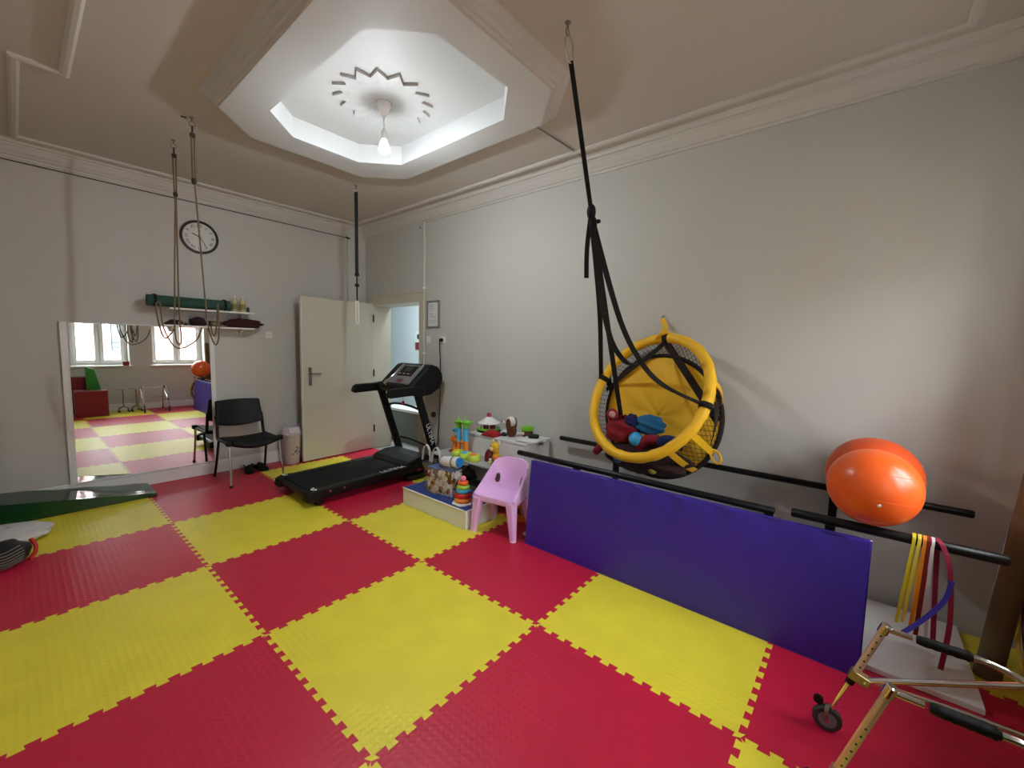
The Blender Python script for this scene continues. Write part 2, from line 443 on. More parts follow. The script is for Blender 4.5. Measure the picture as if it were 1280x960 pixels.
# doorway: casing, reveal lining, leaf
b = MB()
b.bb(XB-0.018, XB+0.001, DY0-0.07, DY0+0.012, 0, DZ+0.11); b.bb(XB-0.018, XB+0.001, DY1-0.012, DY1+0.07, 0, DZ+0.11)
b.bb(XB-0.02, XB+0.001, DY0-0.07, DY1+0.07, DZ-0.012, DZ+0.11); b.bb(XB-0.03, XB+0.001, DY0-0.075, DY1+0.075, DZ+0.1, DZ+0.12)
b.bb(XB, XB+T, DY1-0.012, DY1, 0, DZ); b.bb(XB, XB+T, DY0, DY0+0.012, 0, DZ); b.bb(XB, XB+T, DY0, DY1, DZ-0.012, DZ)
st(b, 'trim_5', m_cream)
door = struct('door_1', (2.53, 3.10, 0))
ang = math.atan2(3.05-3.10, 1.51-2.53)
door.rotation_euler = (0, 0, ang)
LW = 1.015
MB().bb(0.0, LW, -0.02, 0.02, 0.012, 2.075).build('leaf', m_cream, door, smooth=False, bevel=0.003, world=False)
b = MB(); b.bb(LW-0.002, LW+0.006, -0.021, 0.021, 0.012, 2.075); b.build('edge_lipping', m_white, door, smooth=False, world=False)
b = MB(); b.bb(LW-0.115, LW-0.075, 0.02, 0.027, 0.97, 1.20); pl = b.build('handle_plate', m_steel, door, smooth=False, bevel=0.003, world=False)
b = MB(); b.tube(smooth_path([(LW-0.095, 0.025, 1.12), (LW-0.095, 0.06, 1.12), (LW-0.105, 0.068, 1.12), (LW-0.16, 0.068, 1.122), (LW-0.215, 0.066, 1.115)], 5), 0.009); b.build('lever', m_steel, door, world=False)
for z in (0.25, 1.05, 1.82): MB().lathe([(0.009, 0), (0.009, 0.1)], (0.0, 0.025, z), 10).build('hinge', m_blackmetal, door, world=False)

# hallway beyond the doorway
m_hall = mat('hall_paint', (205, 214, 216), 0.6)
b = MB(); HX = 4.2
b.bb(HX, HX+0.1, 0.5, 6.5, -0.1, 3.2); st(b, 'wall_hall_far', m_hall)
b = MB(); b.bb(XB+T, HX, 6.4, 6.5, -0.1, 3.2); b.bb(XB+T, HX, 0.5, 0.6, -0.1, 3.2); b.bb(XB+T-0.02, XB+T, YA+T, 6.4, -0.1, 3.2); st(b, 'wall_hall_side', m_hall)
st(MB().bb(XB, HX, 0.5, 6.5, -0.1, -0.02), 'floor_hall', mat('hall_tiles', (150, 150, 145), 0.4))
st(MB().bb(XB+T, HX, 0.5, 6.5, 3.1, 3.2), 'ceiling_hall', m_hall)
t = thing('hall_cabinet', 'low grey-green cabinet with white top seen through the doorway', 'cabinet', (3.25, 3.4, -0.02))
MB().bb(3.1, 3.4, 2.2, 4.6, -0.02, 0.47).build('body', mat('grey_green_panel', (120, 126, 118), 0.5), t, smooth=False)
MB().bb(3.07, 3.42, 2.17, 4.63, 0.47, 0.51).build('top', m_white, t, smooth=False, bevel=0.005)
t = thing('wall_sign', 'small white and dark red sign on the hallway wall', 'sign', (HX-0.01, 4.23, 1.6))
MB().bb(HX-0.006, HX, 4.13, 4.33, 1.42, 1.78).build('sheet', m_paper, t, smooth=False)
MB().bb(HX-0.009, HX-0.005, 4.13, 4.33, 1.42, 1.56).build('red_band', mat('dark_red_print', (120, 30, 45), 0.6), t, smooth=False)
MB().lathe([(0.05, 0), (0.05, 0.003)], (HX-0.006, 4.23, 1.67), 20, (-1, 0, 0)).build('pictogram', m_dark, t)
tag(MB().bb(HX-0.006, HX, 3.93, 4.03, 1.38, 1.86).build('notice_strip', mat('yellow_print', (205, 205, 60), 0.6), smooth=False), 'tall narrow yellow notice beside the hallway sign', 'notice')

# windows in the wall behind the camera (seen in the mirror)
for wi, (a, c) in enumerate(WIN):
    YW = YN-0.22; w = struct('window_%d' % (wi+1), ((a+c)/2, YN-0.1, WZ0))
    y0, y1 = YW-0.13, YW-0.06; fr = 0.055
    b = MB(); b.bb(a, a+fr, y0, y1, WZ0, WZ1); b.bb(c-fr, c, y0, y1, WZ0, WZ1); b.bb(a+fr, c-fr, y0, y1, WZ0, WZ0+fr); b.bb(a+fr, c-fr, y0, y1, WZ1-fr, WZ1)
    mid = (a+c)/2; b.bb(mid-0.02, mid+0.02, y0, y1, WZ0+fr, WZ1-fr)
    b.build('window_frame', m_white, w, smooth=False, bevel=0.004)
    for (p, q) in ((a+fr-0.01, mid-0.008), (mid+0.008, c-fr+0.01)):
        s_ = 0.06; z0, z1 = WZ0+fr-0.01, WZ1-fr+0.01
        b = MB(); ya, yb = YW-0.075, YW-0.03
        b.bb(p, p+s_, ya, yb, z0, z1); b.bb(q-s_, q, ya, yb, z0, z1); b.bb(p+s_, q-s_, ya, yb, z0, z0+s_); b.bb(p+s_, q-s_, ya, yb, z1-s_, z1)
        sash = b.build('sash', m_white, w, smooth=False, bevel=0.004)
        MB().bb(p+s_-0.005, q-s_+0.005, YW-0.058, YW-0.052, z0+s_-0.005, z1-s_+0.005).build('pane', m_glass, sash, smooth=False)
    b = MB()
    b.tube([(mid-0.012, YW-0.03, 1.6), (mid-0.012, YW+0.005, 1.6), (mid-0.012, YW+0.012, 1.5)], 0.009, 8); b.build('window_handle', m_white, w)
    b = MB(); b.bb(a-0.05, c+0.05, YN, YN+0.06, WZ0-0.035, WZ0); b.bb(a+0.002, c-0.002, YW-0.06, YN, WZ0-0.03, WZ0); b.build('window_sill', m_white, w, smooth=False, bevel=0.006)
    for k in range(6):
        x = a+(c-a)*(k+0.5)/6; MB().tube([(x, YN-0.41, WZ0), (x, YN-0.41, WZ1)], 0.006, 6).build('grille_bar', m_blackmetal, w)
    for z in (1.32, 1.42, 1.95): MB().tube([(a, YN-0.41, z), (c, YN-0.41, z)], 0.006, 6).build('grille_rail', m_blackmetal, w)

# the houses across the street
def facade(name, label, x0, x1, y, col, wins):
    t = thing(name, label, 'building', ((x0+x1)/2, y, -4))
    m = mat(name+'_paint_%d' % col[0], col, 0.8, var=0.05)
    MB().bb(x0, x1, y-1.0, y, -4, 3.6).build('wall', m, t, smooth=False)
    MB().bb(x0-0.2, x1+0.2, y-1.1, y+0.25, 3.6, 3.8).build('eaves', m_white, t, smooth=False)
    for (wx, wz) in wins:
        f = MB(); f.bb(wx-0.55, wx+0.55, y-0.02, y+0.06, wz-0.9, wz+0.9)
        o = f.build('window', m_white, t, smooth=False)
        for sx in (-0.25, 0.25): MB().bb(wx+sx-0.2, wx+sx+0.2, y+0.05, y+0.075, wz-0.8, wz+0.8).build('pane', mat('dark_pane', (70, 78, 84), 0.15), o, smooth=False)
facade('house', 'cream house across the street, seen through the mirrored window', -9, 0.1, -10.0, (150, 138, 120), [(-5, 1.9), (-2.6, 1.9), (-0.4, 1.9)])
facade('house', 'pink house across the street, seen through the mirrored windows', 0.7, 14, -10.0, (168, 120, 112), [(1.7, 1.9), (4.3, 1.9), (6.9, 1.9)])
st(MB().bb(-30, 30, -30, YN-0.46, -4.1, -4.0), 'floor_street', mat('asphalt', (90, 90, 90), 0.9))

# ================================================================== LAMP, HOOKS, ROPES
t = thing('pendant_lamp', 'white pendant cord with a bare glowing bulb under the star-shaped ceiling rose', 'lamp', (RC[0], RC[1], ZT-0.02))
MB().lathe([(0.052, 0), (0.05, -0.012), (0.012, -0.085), (0.007, -0.09)], (RC[0], RC[1], ZT-0.028), 24).build('canopy', m_white, t)
MB().lathe([(0.054, 0.004), (0.054, -0.002)], (RC[0], RC[1], ZT-0.026), 24).build('canopy_rim', m_dark, t)
MB().tube([(RC[0], RC[1], ZT-0.11), (RC[0], RC[1], 2.985)], 0.0035, 8).build('cord', m_white, t)
MB().lathe([(0.006, 0.035), (0.012, 0.02), (0.019, 0.012), (0.019, -0.035), (0.016, -0.045)], (RC[0], RC[1], 2.975), 20).build('socket', m_white, t)
m_bulb = mat('lit_bulb', (255, 255, 255), 0.4, emit=(240, 250, 255), estr=BULB)
bz_ = 2.935
MB().lathe([(0.016, 0.0), (0.020, -0.012), (0.030, -0.035), (0.0345, -0.055), (0.0355, -0.066)], (RC[0], RC[1], bz_), 28).build('bulb_neck', mat('glowing_neck', (250, 250, 250), 0.4, emit=(240, 250, 255), estr=25.0), t)
MB().lathe([(0.0355, -0.066), (0.0325, -0.080), (0.023, -0.091), (0.012, -0.0965), (0.002, -0.098)], (RC[0], RC[1], bz_), 28).build('bulb', m_bulb, t)


def hook_ring(b, x, y, z, r=0.018):
    b.lathe([(0.016, 0), (0.016, -0.004), (0.005, -0.008), (0.005, -0.03)], (x, y, z), 12)
    b.tube([(x+r*math.cos(a), y, z-0.03-r+r*math.sin(a)) for a in [2*pi*k/14 for k in range(14)]], 0.0035, 6, closed=True)
# two pulley ropes in front of the mirror
def pulley_rope(label, x, y, strands, knot_z, grp):
    t = thing('hanging_rope', label, 'rope', (x, y, ZC), group=grp)
    b = MB(); hook_ring(b, x, y, ZC); b.build('ceiling_hook', m_steel, t)
    b = MB(); b.tube([(x, y, ZC-0.06), (x, y, ZC-0.11)], 0.006, 8); b.box((x, y, ZC-0.125), (0.03, 0.018, 0.03)); b.build('swivel', m_rope2, t)
    b = MB(); b.tube([(x-0.008, y, ZC-0.13), (x-0.010, y, knot_z), ], 0.006, 8); b.tube([(x+0.010, y, ZC-0.13), (x+0.004, y, knot_z)], 0.006, 8); b.build('upper_loop', m_rope, t)
    b = MB(); b.ball((x-0.003, y, knot_z), 0.017, 10, 8, (1, 1, 1.5)); b.build('knot', m_rope2, t)
    b = MB()
    for s_ in strands: b.tube(smooth_path(s_, 8), 0.0058, 6)
    b.build('rope', m_rope, t)
    return t
x1, y1 = 0.167, 2.171
pulley_rope('brown looped rope hanging nearer the wall clock side, left of the two ceiling ropes', x1, y1,
    [[(x1-0.005, y1, 2.70), (0.14, y1, 2.2), (0.122, y1, 1.77), (0.116, y1, 1.56), (0.135, y1+0.01, 1.475), (0.155, y1, 1.5), (0.152, y1, 1.77), (0.158, y1, 2.2), (x1, y1, 2.70)],
     [(0.116, y1, 1.60), (0.06, y1+0.03, 1.52), (0.03, y1+0.05, 1.60), (0.01, y1+0.05, 1.78), (0.035, y1+0.04, 1.80), (0.05, y1+0.03, 1.6), (0.13, y1+0.02, 1.44), (0.26, y1+0.03, 1.5), (0.315, y1+0.04, 1.62)]], 2.70, 'ceiling ropes by the mirror')
x2, y2 = 0.168, 1.626
pulley_rope('brown rope hanging across the wall clock, ending in a long loop by the shelf', x2, y2,
    [[(x2, y2, 2.68), (0.186, y2, 2.26), (0.204, y2, 1.79), (0.215, y2, 1.62), (0.24, y2, 1.51), (0.262, y2, 1.476), (0.28, y2, 1.53), (0.287, y2, 1.67), (0.283, y2, 1.80)],
     [(0.283, y2, 1.80), (0.276, y2+0.01, 1.66), (0.262, y2+0.012, 1.56), (0.247, y2+0.012, 1.55), (0.236, y2+0.01, 1.62)]], 2.68, 'ceiling ropes by the mirror')

# black strap with a steel bar near the door
x3, y3 = 1.593, 1.862
t = thing('hanging_strap', 'black strap hanging from the ceiling in front of the door, steel bar at its end', 'strap', (x3, y3, ZC))
b = MB(); hook_ring(b, x3, y3, ZC); b.build('ceiling_hook', m_steel, t)
b = MB(); b.strap([(x3, y3, ZC-0.06), (x3, y3, 2.6), (x3, y3, 2.235)], 0.034, 0.006, (1, -0.7, 0)); b.build('webbing', m_blackfab, t)
b = MB(); b.tube([(x3, y3, 2.235), (x3, y3, 1.96)], 0.008, 8); b.box((x3, y3, 2.23), (0.035, 0.03, 0.03)); b.box((x3, y3, 2.12), (0.032, 0.028, 0.03)); b.build('buckle_strap', m_blackfab, t)
b = MB(); b.tube(smooth_path([(x3, y3, 1.965), (x3+0.012, y3, 1.945), (x3+0.014, y3, 1.92), (x3+0.014, y3, 1.75), (x3, y3, 1.72), (x3-0.014, y3, 1.75), (x3-0.014, y3, 1.92), (x3-0.012, y3, 1.945)], 4, True), 0.0045, 8, closed=True); b.build('carabiner', m_white, t)

# ================================================================== FAR WALL: mirror, clock, shelves
t = thing('wall_mirror', 'large wall mirror in a white frame beside the black chair', 'mirror', (0.085, YA, 0.14))
MX0, MX1, MZ0, MZ1 = -0.49, 0.65, 0.135, 1.65
MB().bb(MX0+0.05, MX1-0.012, YA-0.022, YA-0.008, MZ0+0.012, MZ1-0.008).build('glass', mir, t, smooth=False)
b = MB(); b.bb(MX0, MX0+0.012, YA-0.03, YA-0.001, MZ0, MZ1); b.bb(MX0+0.012, MX0+0.05, YA-0.026, YA-0.001, MZ0, MZ1)
b.bb(MX1-0.012, MX1+0.03, YA-0.028, YA-0.001, MZ0, MZ1); b.bb(MX0+0.05, MX1-0.012, YA-0.026, YA-0.001, MZ0, MZ0+0.012); b.bb(MX0+0.05, MX1-0.012, YA-0.026, YA-0.001, MZ1-0.008, MZ1)
b.build('frame', m_white, t, smooth=False, bevel=0.002)

CX, CZ, CY = 0.59, 2.615, YA
t = thing('wall_clock', 'round dark-rimmed wall clock with roman numerals high on the wall', 'clock', (CX, CY, CZ))
MB().lathe([(0.172, 0.0), (0.175, 0.02), (0.168, 0.034), (0.155, 0.036), (0.148, 0.022), (0.148, 0.0)], (CX, CY, CZ), 48, (0, -1, 0), close=False).build('rim', m_clockrim, t)
MB().lathe([(0.15, 0.0), (0.15, 0.016)], (CX, CY, CZ), 40, (0, -1, 0)).build('face', m_clock, t, angle=20)
ROM = ['XII', 'I', 'II', 'III', 'IIII', 'V', 'VI', 'VII', 'VIII', 'IX', 'X', 'XI']
for k, s_ in enumerate(ROM):
    a = 2*pi*k/12; d = Vector((math.sin(a), 0, math.cos(a)))
    text_mesh(s_, 0.042, 'numeral', m_dark, t, frame_mw(Vector((CX, CY-0.0165, CZ))+d*0.118, (d.z, 0, -d.x), d), 0.001)
for ln, w, a in ((0.075, 0.009, math.radians(296)), (0.105, 0.006, math.radians(148))):
    d = Vector((math.sin(a), 0, math.cos(a)))
    MB().box(Vector((CX, CY-0.021, CZ))+d*ln*0.4, (w, 0.002, ln*1.2), RY(a)).build('hand', m_dark, t, smooth=False)
MB().lathe([(0.011, 0), (0.011, 0.006)], (CX, CY-0.019, CZ), 16, (0, -1, 0)).build('hub', m_dark, t)

SB = YA-0.001
def shelf(label, x0, x1, z):
    t = thing('wall_shelf', label, 'shelf', ((x0+x1)/2, SB, z), group='white floating shelves')
    MB().bb(x0, x1, SB-0.2, SB, z-0.018, z).build('board', m_white, t, smooth=False, bevel=0.002)
    for x in (x0+0.1, x1-0.1): MB().prism([(SB, z-0.018), (SB-0.13, z-0.018), (SB-0.12, z-0.026), (SB-0.015, z-0.07), (SB, z-0.07)], x-0.01, x+0.01, 0).build('bracket', m_white, t, smooth=False)
shelf('upper white wall shelf carrying the green mat roll', 0.27, 1.04, 1.835)
shelf('lower white wall shelf carrying the dark red cloth', 0.20, 1.04, 1.66)
# rolled green mat
t = thing('rolled_mat', 'rolled green exercise mat lying along the upper shelf', 'mat', (0.43, 3.17, 1.836))
rc = Vector((0, 3.155, 1.836+0.06)); rad = 0.06
def spiral(r0, r1, turns, x0, x1, thick):
    b = MB(); n = int(28*turns); vs = []; fs = []
    for k in range(n+1):
        a = 2*pi*turns*k/n; r = r0+(r1-r0)*k/n
        for x in (x0, x1):
            for rr in (r, r-thick): vs.append((x, rc.y+rr*math.cos(a), rc.z+rr*math.sin(a)))
    for k in range(n):
        o = 4*k
        fs += [(o, o+2, o+6, o+4), (o+1, o+5, o+7, o+3), (o, o+4, o+5, o+1), (o+2, o+3, o+7, o+6)]
    fs += [(0, 1, 3, 2), (4*n, 4*n+2, 4*n+3, 4*n+1)]
    return b.add(vs, fs)
spiral(0.018, 0.06, 4, 0.10, 0.80, 0.008).build('roll', mat('green_foam_roll', (38, 78, 66), 0.8, var=0.1), t)
for x in (0.16, 0.75): MB().lathe([(0.0615, -0.012), (0.0615, 0.012)], (x, rc.y, rc.z), 28, (1, 0, 0), close=False).build('elastic_band', m_blackfab, t, solid=0.002)
# bottles on the upper shelf
def bottle(x, y, h, label):
    t = thing('bottle', label, 'bottle', (x, y, 1.836), group='bottles on the upper shelf')
    MB().lathe([(0.026, 0), (0.029, 0.004), (0.029, h*0.62), (0.022, h*0.76), (0.011, h*0.83), (0.011, h*0.88)], (x, y, 1.836), 20).build('body', mat('pale_oil', (196, 186, 140), 0.25), t)
    MB().lathe([(0.013, 0), (0.013, h*0.12), (0.010, h*0.13)], (x, y, 1.836+h*0.88), 16).build('cap', m_white, t)
    MB().lathe([(0.0296, h*0.15), (0.0296, h*0.5)], (x, y, 1.836), 20, close=False).build('label', mat('olive_label', (140, 126, 60), 0.5), t)
bottle(0.86, 3.19, 0.175, 'pale bottle beside the end of the green roll, left of the pair')
bottle(0.935, 3.18, 0.175, 'pale bottle near the free end of the upper shelf, right of the pair')
tag(MB().lathe([(0.014, 0), (0.016, 0.04), (0.012, 0.05), (0.008, 0.06)], (0.985, 3.16, 1.836), 16).build('vial', mat('dark_vial', (50, 45, 40), 0.3)), 'tiny dark vial standing right of the two pale bottles', 'vial')
# cloth and boxes on the lower shelf
def lump(c, size, seed, nu=28, nv=16, amp=0.18, flat=True):
    rnd = random.Random(seed); ph = [(rnd.uniform(1, 4), rnd.uniform(1, 4), rnd.uniform(0, 6), rnd.uniform(0.4, 1)) for _ in range(5)]
    c = Vector(c); b = MB()
    def fn(u, v):
        a = 2*pi*u; t_ = pi*(0.02+0.96*v)
        d = Vector((math.sin(t_)*math.cos(a), math.sin(t_)*math.sin(a), -math.cos(t_)))
        k = 1+amp*sum(w*math.sin(round(f)*a+g*3*t_+p) for f, g, p, w in ph)/3
        p = Vector((d.x*size[0]*k, d.y*size[1]*k, d.z*size[2]*k))
        if flat: p.z = max(p.z, -size[2]*0.8)
        return c+p
    return b.grid(fn, nu, nv, cu=True)
m_wine = mat('wine_cloth', (62, 14, 20), 0.9, bump=0.4, bscale=30)
tag(lump((0.94, 3.19, 1.661+0.045), (0.20, 0.10, 0.056), 3).build('folded_cloth', m_wine), 'bundled dark red cloth hanging over the end of the lower shelf', 'cloth')
tag(lump((0.515, 3.2, 1.661+0.04), (0.075, 0.085, 0.05), 5).build('cloth_bag', mat('dark_purple_cloth', (46, 22, 30), 0.9)), 'crumpled dark purple cloth bag in the middle of the lower shelf', 'bag')
t = thing('small_box', 'small dark box with a pale label between the cloths on the lower shelf', 'box', (0.665, 3.17, 1.661))
MB().bb(0.61, 0.71, 3.13, 3.22, 1.661, 1.721).build('carton', mat('dark_olive_card', (70, 62, 44), 0.7), t, smooth=False, bevel=0.002)
MB().bb(0.63, 0.69, 3.128, 3.131, 1.675, 1.705).build('label', mat('pale_green_label', (120, 126, 100), 0.6), t, smooth=False)
t = thing('head_harness', 'dark strap harness with metal ring at the left end of the lower shelf', 'harness', (0.33, 3.2, 1.661))
b = MB()
for k in range(3): b.tube([(0.33+(0.09-0.02*k)*math.cos(a), 3.2+0.06*math.sin(a), 1.672+0.014*k+0.008*math.sin(2*a)) for a in [2*pi*q/20 for q in range(20)]], 0.009, 6, closed=True)
b.build('strap_coil', mat('dark_maroon_strap', (56, 34, 34), 0.85), t)
b = MB(); b.tube([(0.36+0.02*math.cos(a), 3.135, 1.682+0.02*math.sin(a)) for a in [2*pi*q/14 for q in range(14)]], 0.003, 6, closed=True); b.build('metal_ring', m_chrome, t)
# socket and cable on the far wall
def wall_plate(name, label, cat, c, nrm, w, h, holes):
    c = Vector(c); n = Vector(nrm); s_ = Vector((0, 0, 1)).cross(n)
    t = thing(name, label, cat, c)
    def bx(cc, a, bb, d):
        return MB().box(cc, (abs(s_.x)*a+abs(n.x)*d, abs(s_.y)*a+abs(n.y)*d, bb))
    bx(c+n*0.005, w, h, 0.01).build('plate', m_white, t, smooth=False, bevel=0.003)
    if holes:
        MB().lathe([(0.022, 0), (0.022, 0.002)], c+n*0.009, 20, n).build('well', m_paper, t)
        for k in (-1, 1): MB().lathe([(0.003, 0), (0.003, 0.002)], c+n*0.0105+s_*0.0095*k, 8, n).build('pin_hole', m_dark, t)
    return t, s_
wall_plate('wall_socket', 'small white wall socket right of the shelves', 'socket', (1.253, YA, 1.59), (0, -1, 0), 0.075, 0.075, True)
t = thing('wall_cable', 'thin dark cable running under the cornice of the far wall', 'cable', (0.5, YA, 2.94))
MB().tube(smooth_path([(-1.15, YA-0.006, 2.975), (0, YA-0.006, 2.972), (1.2, YA-0.006, 2.97), (2.2, YA-0.006, 2.966), (2.25, YA-0.045, 2.962)], 4), 0.0045, 6).build('cable', m_rope2, t)
MB().box((2.27, YA-0.05, 2.955), (0.06, 0.02, 0.018), RY(0.25)).build('plug', m_black, t, smooth=False, bevel=0.004)
tag(MB().tube([(1.78, -0.30, ZC-0.006), (2.1, -0.315, ZC-0.006), (2.42, -0.325, ZC-0.006)], 0.005, 6).build('ceiling_cable', m_grey), 'short grey cable crossing the ceiling from the recessed frame to the cornice', 'cable')
tag(MB().tube([(0.11, 1.66, ZC-0.004), (0.14, 1.645, ZC-0.008)], 0.005, 6).build('ceiling_nail', m_rope2), 'tiny dark nail in the ceiling beside the rope hook', 'nail')

# chair by the far wall
t = thing('visitor_chair', 'black padded visitor chair with steel legs against the far wall', 'chair', (0.86, 2.85, 0))
def chair():
    x0, x1 = 0.58, 1.13; yf, yb = 2.60, 3.12
    xs0, xs1 = x0+0.05, x1-0.05
    def seat(u, v):
        x = xs0+(xs1-xs0)*u; y = yf+0.03+(yb-0.06-yf-0.03)*v
        z = 0.455-0.022*math.sin(pi*u)*(1-0.4*v)-0.035*max(0, 1-v*5)**2*(0.4+math.sin(pi*u))-0.02*v
        return Vector((x, y, z))
    MB().grid(seat, 14, 14).build('seat', mat('black_leatherette', (10, 10, 11), 0.5, spec=0.3, bump=0.1, bscale=80), t, solid=0.045, bevel=0.012)
    def back(u, v):
        w = 0.47-0.03*v; x = (x0+x1)/2+(u-0.5)*w*(1.0 if v > 0.06 else 0.96)
        y = yb-0.01+0.075*v-0.06*math.sin(pi*u)*0+0.035*(math.sin(pi*u)); z = 0.585+0.255*v-0.035*math.sin(pi*u)*(1-v)+0.008*math.sin(pi*u)*v
        return Vector((x, y, z))
    MB().grid(back, 14, 8).build('backrest', MATS['black_leatherette'], t, solid=0.035, bevel=0.012)
    for s_, x in ((-1, x0), (1, x1)):
        b = MB(); b.tube(smooth_path([(x+s_*-0.02, yf+0.01, 0.0), (x+s_*-0.03, yf+0.04, 0.2), (x-s_*0.035, yf+0.075, 0.42)], 5), 0.0125, 10); b.build('leg', m_chrome, t)
        b = MB(); b.tube(smooth_path([(x+s_*-0.02, yb+0.05, 0.0), (x-s_*0.03, yb-0.02, 0.2), (x-s_*0.035, yb-0.09, 0.42)], 5), 0.0125, 10); b.build('leg', m_blackmetal, t)
        b = MB(); b.tube(smooth_path([(x-s_*0.035, yf+0.05, 0.435), (x-s_*0.035, (yf+yb)/2, 0.44), (x-s_*0.035, yb-0.08, 0.44), (x-s_*0.045, yb-0.02, 0.46), (x-s_*0.05, yb+0.005, 0.60), (x-s_*0.05, yb+0.03, 0.68)], 6), 0.016, 10); b.build('side_frame', m_blackmetal, t)
        MB().box((x-s_*0.028, yf+0.07, 0.45), (0.05, 0.06, 0.05)).build('bracket', m_black, t, bevel=0.01)
        for p in ((x+s_*-0.02, yf+0.01), (x+s_*-0.02, yb+0.05)): MB().lathe([(0.016, 0.0005), (0.016, 0.02), (0.013, 0.025)], (p[0], p[1], 0), 12).build('foot_cap', m_black, t)
    MB().tube([(x0+0.035, 2.78, 0.425), (x1-0.035, 2.78, 0.425)], 0.012, 8).build('stretcher', m_blackmetal, t)
chair()
def shoe(x, y, rz, label):
    t = thing('shoe', label, 'shoe', (x, y, 0), rz, group='black slippers under the chair')
    def outl(k, s_): return [(s_*p[0], s_*p[1]) for p in k]
    k = [(-0.13, -0.03), (-0.11, -0.042), (0, -0.04), (0.08, -0.05), (0.125, -0.035), (0.14, 0), (0.125, 0.03), (0.08, 0.042), (0, 0.036), (-0.11, 0.036), (-0.13, 0.025)]
    MB().prism(k, 0.001, 0.022, 2).build('sole', m_black, t, world=False, bevel=0.005)
    MB().grid(lambda u, v: Vector((0.02+0.105*v, (u-0.5)*0.094*(1-0.35*v*v), 0.022+0.058*math.sin(pi*u)*(1-0.65*v))), 12, 8).build('upper', m_blackfab, t, world=False, solid=0.006)
    MB().grid(lambda u, v: Vector((-0.125+0.14*v, (u-0.5)*0.085, 0.022+0.035*abs(2*u-1)**2)), 12, 6).build('heel_counter', m_blackfab, t, world=False, solid=0.006)
shoe(0.925, 3.12, math.radians(258), 'black slipper under the chair, left one of the pair')
shoe(1.045, 3.12, math.radians(278), 'black slipper under the chair, right one of the pair')
# swing-top bin
t = thing('waste_bin', 'pale lilac swing-lid bin with black flower print beside the door', 'bin', (1.405, 3.13, 0))
m_bin = mat('pale_lilac_plastic', (196, 182, 192), 0.4)
MB().lathe([(0.085, 0.002), (0.09, 0.01), (0.112, 0.36), (0.116, 0.365), (0.116, 0.375)], (1.405, 3.13, 0), 28).build('body', m_bin, t)
def lid(u, v):
    a = 2*pi*u; r = 0.118*(1-0.12*v); z = 0.376+0.085*v
    return Vector((1.405+r*math.cos(a), 3.13+r*math.sin(a)*(1-0.35*v), z))
b = MB().grid(lid, 28, 4, cu=True); b.add([lid(k/28, 1) for k in range(28)], [tuple(range(28))]); b.build('lid', m_bin, t)
MB().box((1.405, 3.035, 0.425), (0.13, 0.012, 0.075), RX(math.radians(-28))).build('flap', mat('lilac_flap', (206, 190, 202), 0.35), t, bevel=0.004)
for k, (dx, dz, r) in enumerate([(0.01, 0.16, 0.014), (0.045, 0.20, 0.012), (0.03, 0.13, 0.010), (-0.02, 0.13, 0.010), (0.055, 0.15, 0.012), (0.02, 0.215, 0.010), (0.03, 0.175, 0.009)]):
    rr = 0.09+0.022*dz/0.36+0.0012; a = -pi/2+dx/rr
    MB().lathe([(r, 0), (r*0.8, 0.0015)], (1.405+rr*math.cos(a), 3.13+rr*math.sin(a), dz), 6, (math.cos(a), math.sin(a), -0.06)).build('flower_print', m_dark, t, smooth=False)

# ================================================================== DOOR-SIDE WALL: pipe, notice, socket, switch
t = thing('wall_pipe', 'white vertical conduit pipe beside the doorway', 'pipe', (XB-0.02, 1.925, 0))
MB().tube([(XB-0.019, 1.925, 0.0), (XB-0.019, 1.925, 3.0)], 0.017, 12).build('pipe', m_cream, t)
MB().tube(smooth_path([(XB-0.019, 1.925, 3.0), (XB-0.03, 1.93, 3.05), (XB-0.06, 1.95, 3.09)], 4), 0.007, 8).build('wire', m_grey, t)
for z in (0.6, 1.4, 2.2): MB().lathe([(0.021, 0), (0.021, 0.02)], (XB-0.019, 1.925, z), 12).build('clip', m_white, t)
t = thing('framed_notice', 'grey-framed typed notice on the wall beside the doorway', 'notice', (XB-0.012, 1.765, 1.885))
y0, y1, z0, z1 = 1.648, 1.882, 1.72, 2.05
MB().bb(XB-0.010, XB-0.001, y0+0.008, y1-0.008, z0+0.008, z1-0.008).build('paper', m_paper, t, smooth=False)
b = MB(); b.bb(XB-0.018, XB-0.001, y0, y0+0.022, z0, z1); b.bb(XB-0.018, XB-0.001, y1-0.022, y1, z0, z1); b.bb(XB-0.018, XB-0.001, y0+0.022, y1-0.022, z0, z0+0.022); b.bb(XB-0.018, XB-0.001, y0+0.022, y1-0.022, z1-0.022, z1)
b.build('frame', m_grey, t, smooth=False, bevel=0.003)
rnd = random.Random(4)
for k in range(11):
    if k in (4, 8): continue
    w = rnd.uniform(0.07, 0.14); MB().bb(XB-0.0112, XB-0.0098, 1.835-w, 1.835, 2.0-0.021*k-0.004, 2.0-0.021*k).build('text_line', m_grey, t, smooth=False)
t, s_ = wall_plate('wall_socket', 'white wall socket with a black plug beside the framed notice', 'socket', (XB, 1.585, 1.575), (-1, 0, 0), 0.085, 0.085, True)
t = thing('power_cable', 'black plug and cable running from the wall socket down behind the treadmill', 'cable', (XB-0.03, 1.60, 1.575))
MB().lathe([(0.021, 0), (0.021, 0.02), (0.014, 0.035), (0.008, 0.038)], (XB-0.012, 1.595, 1.575), 16, (-1, 0, 0)).build('plug', m_black, t)
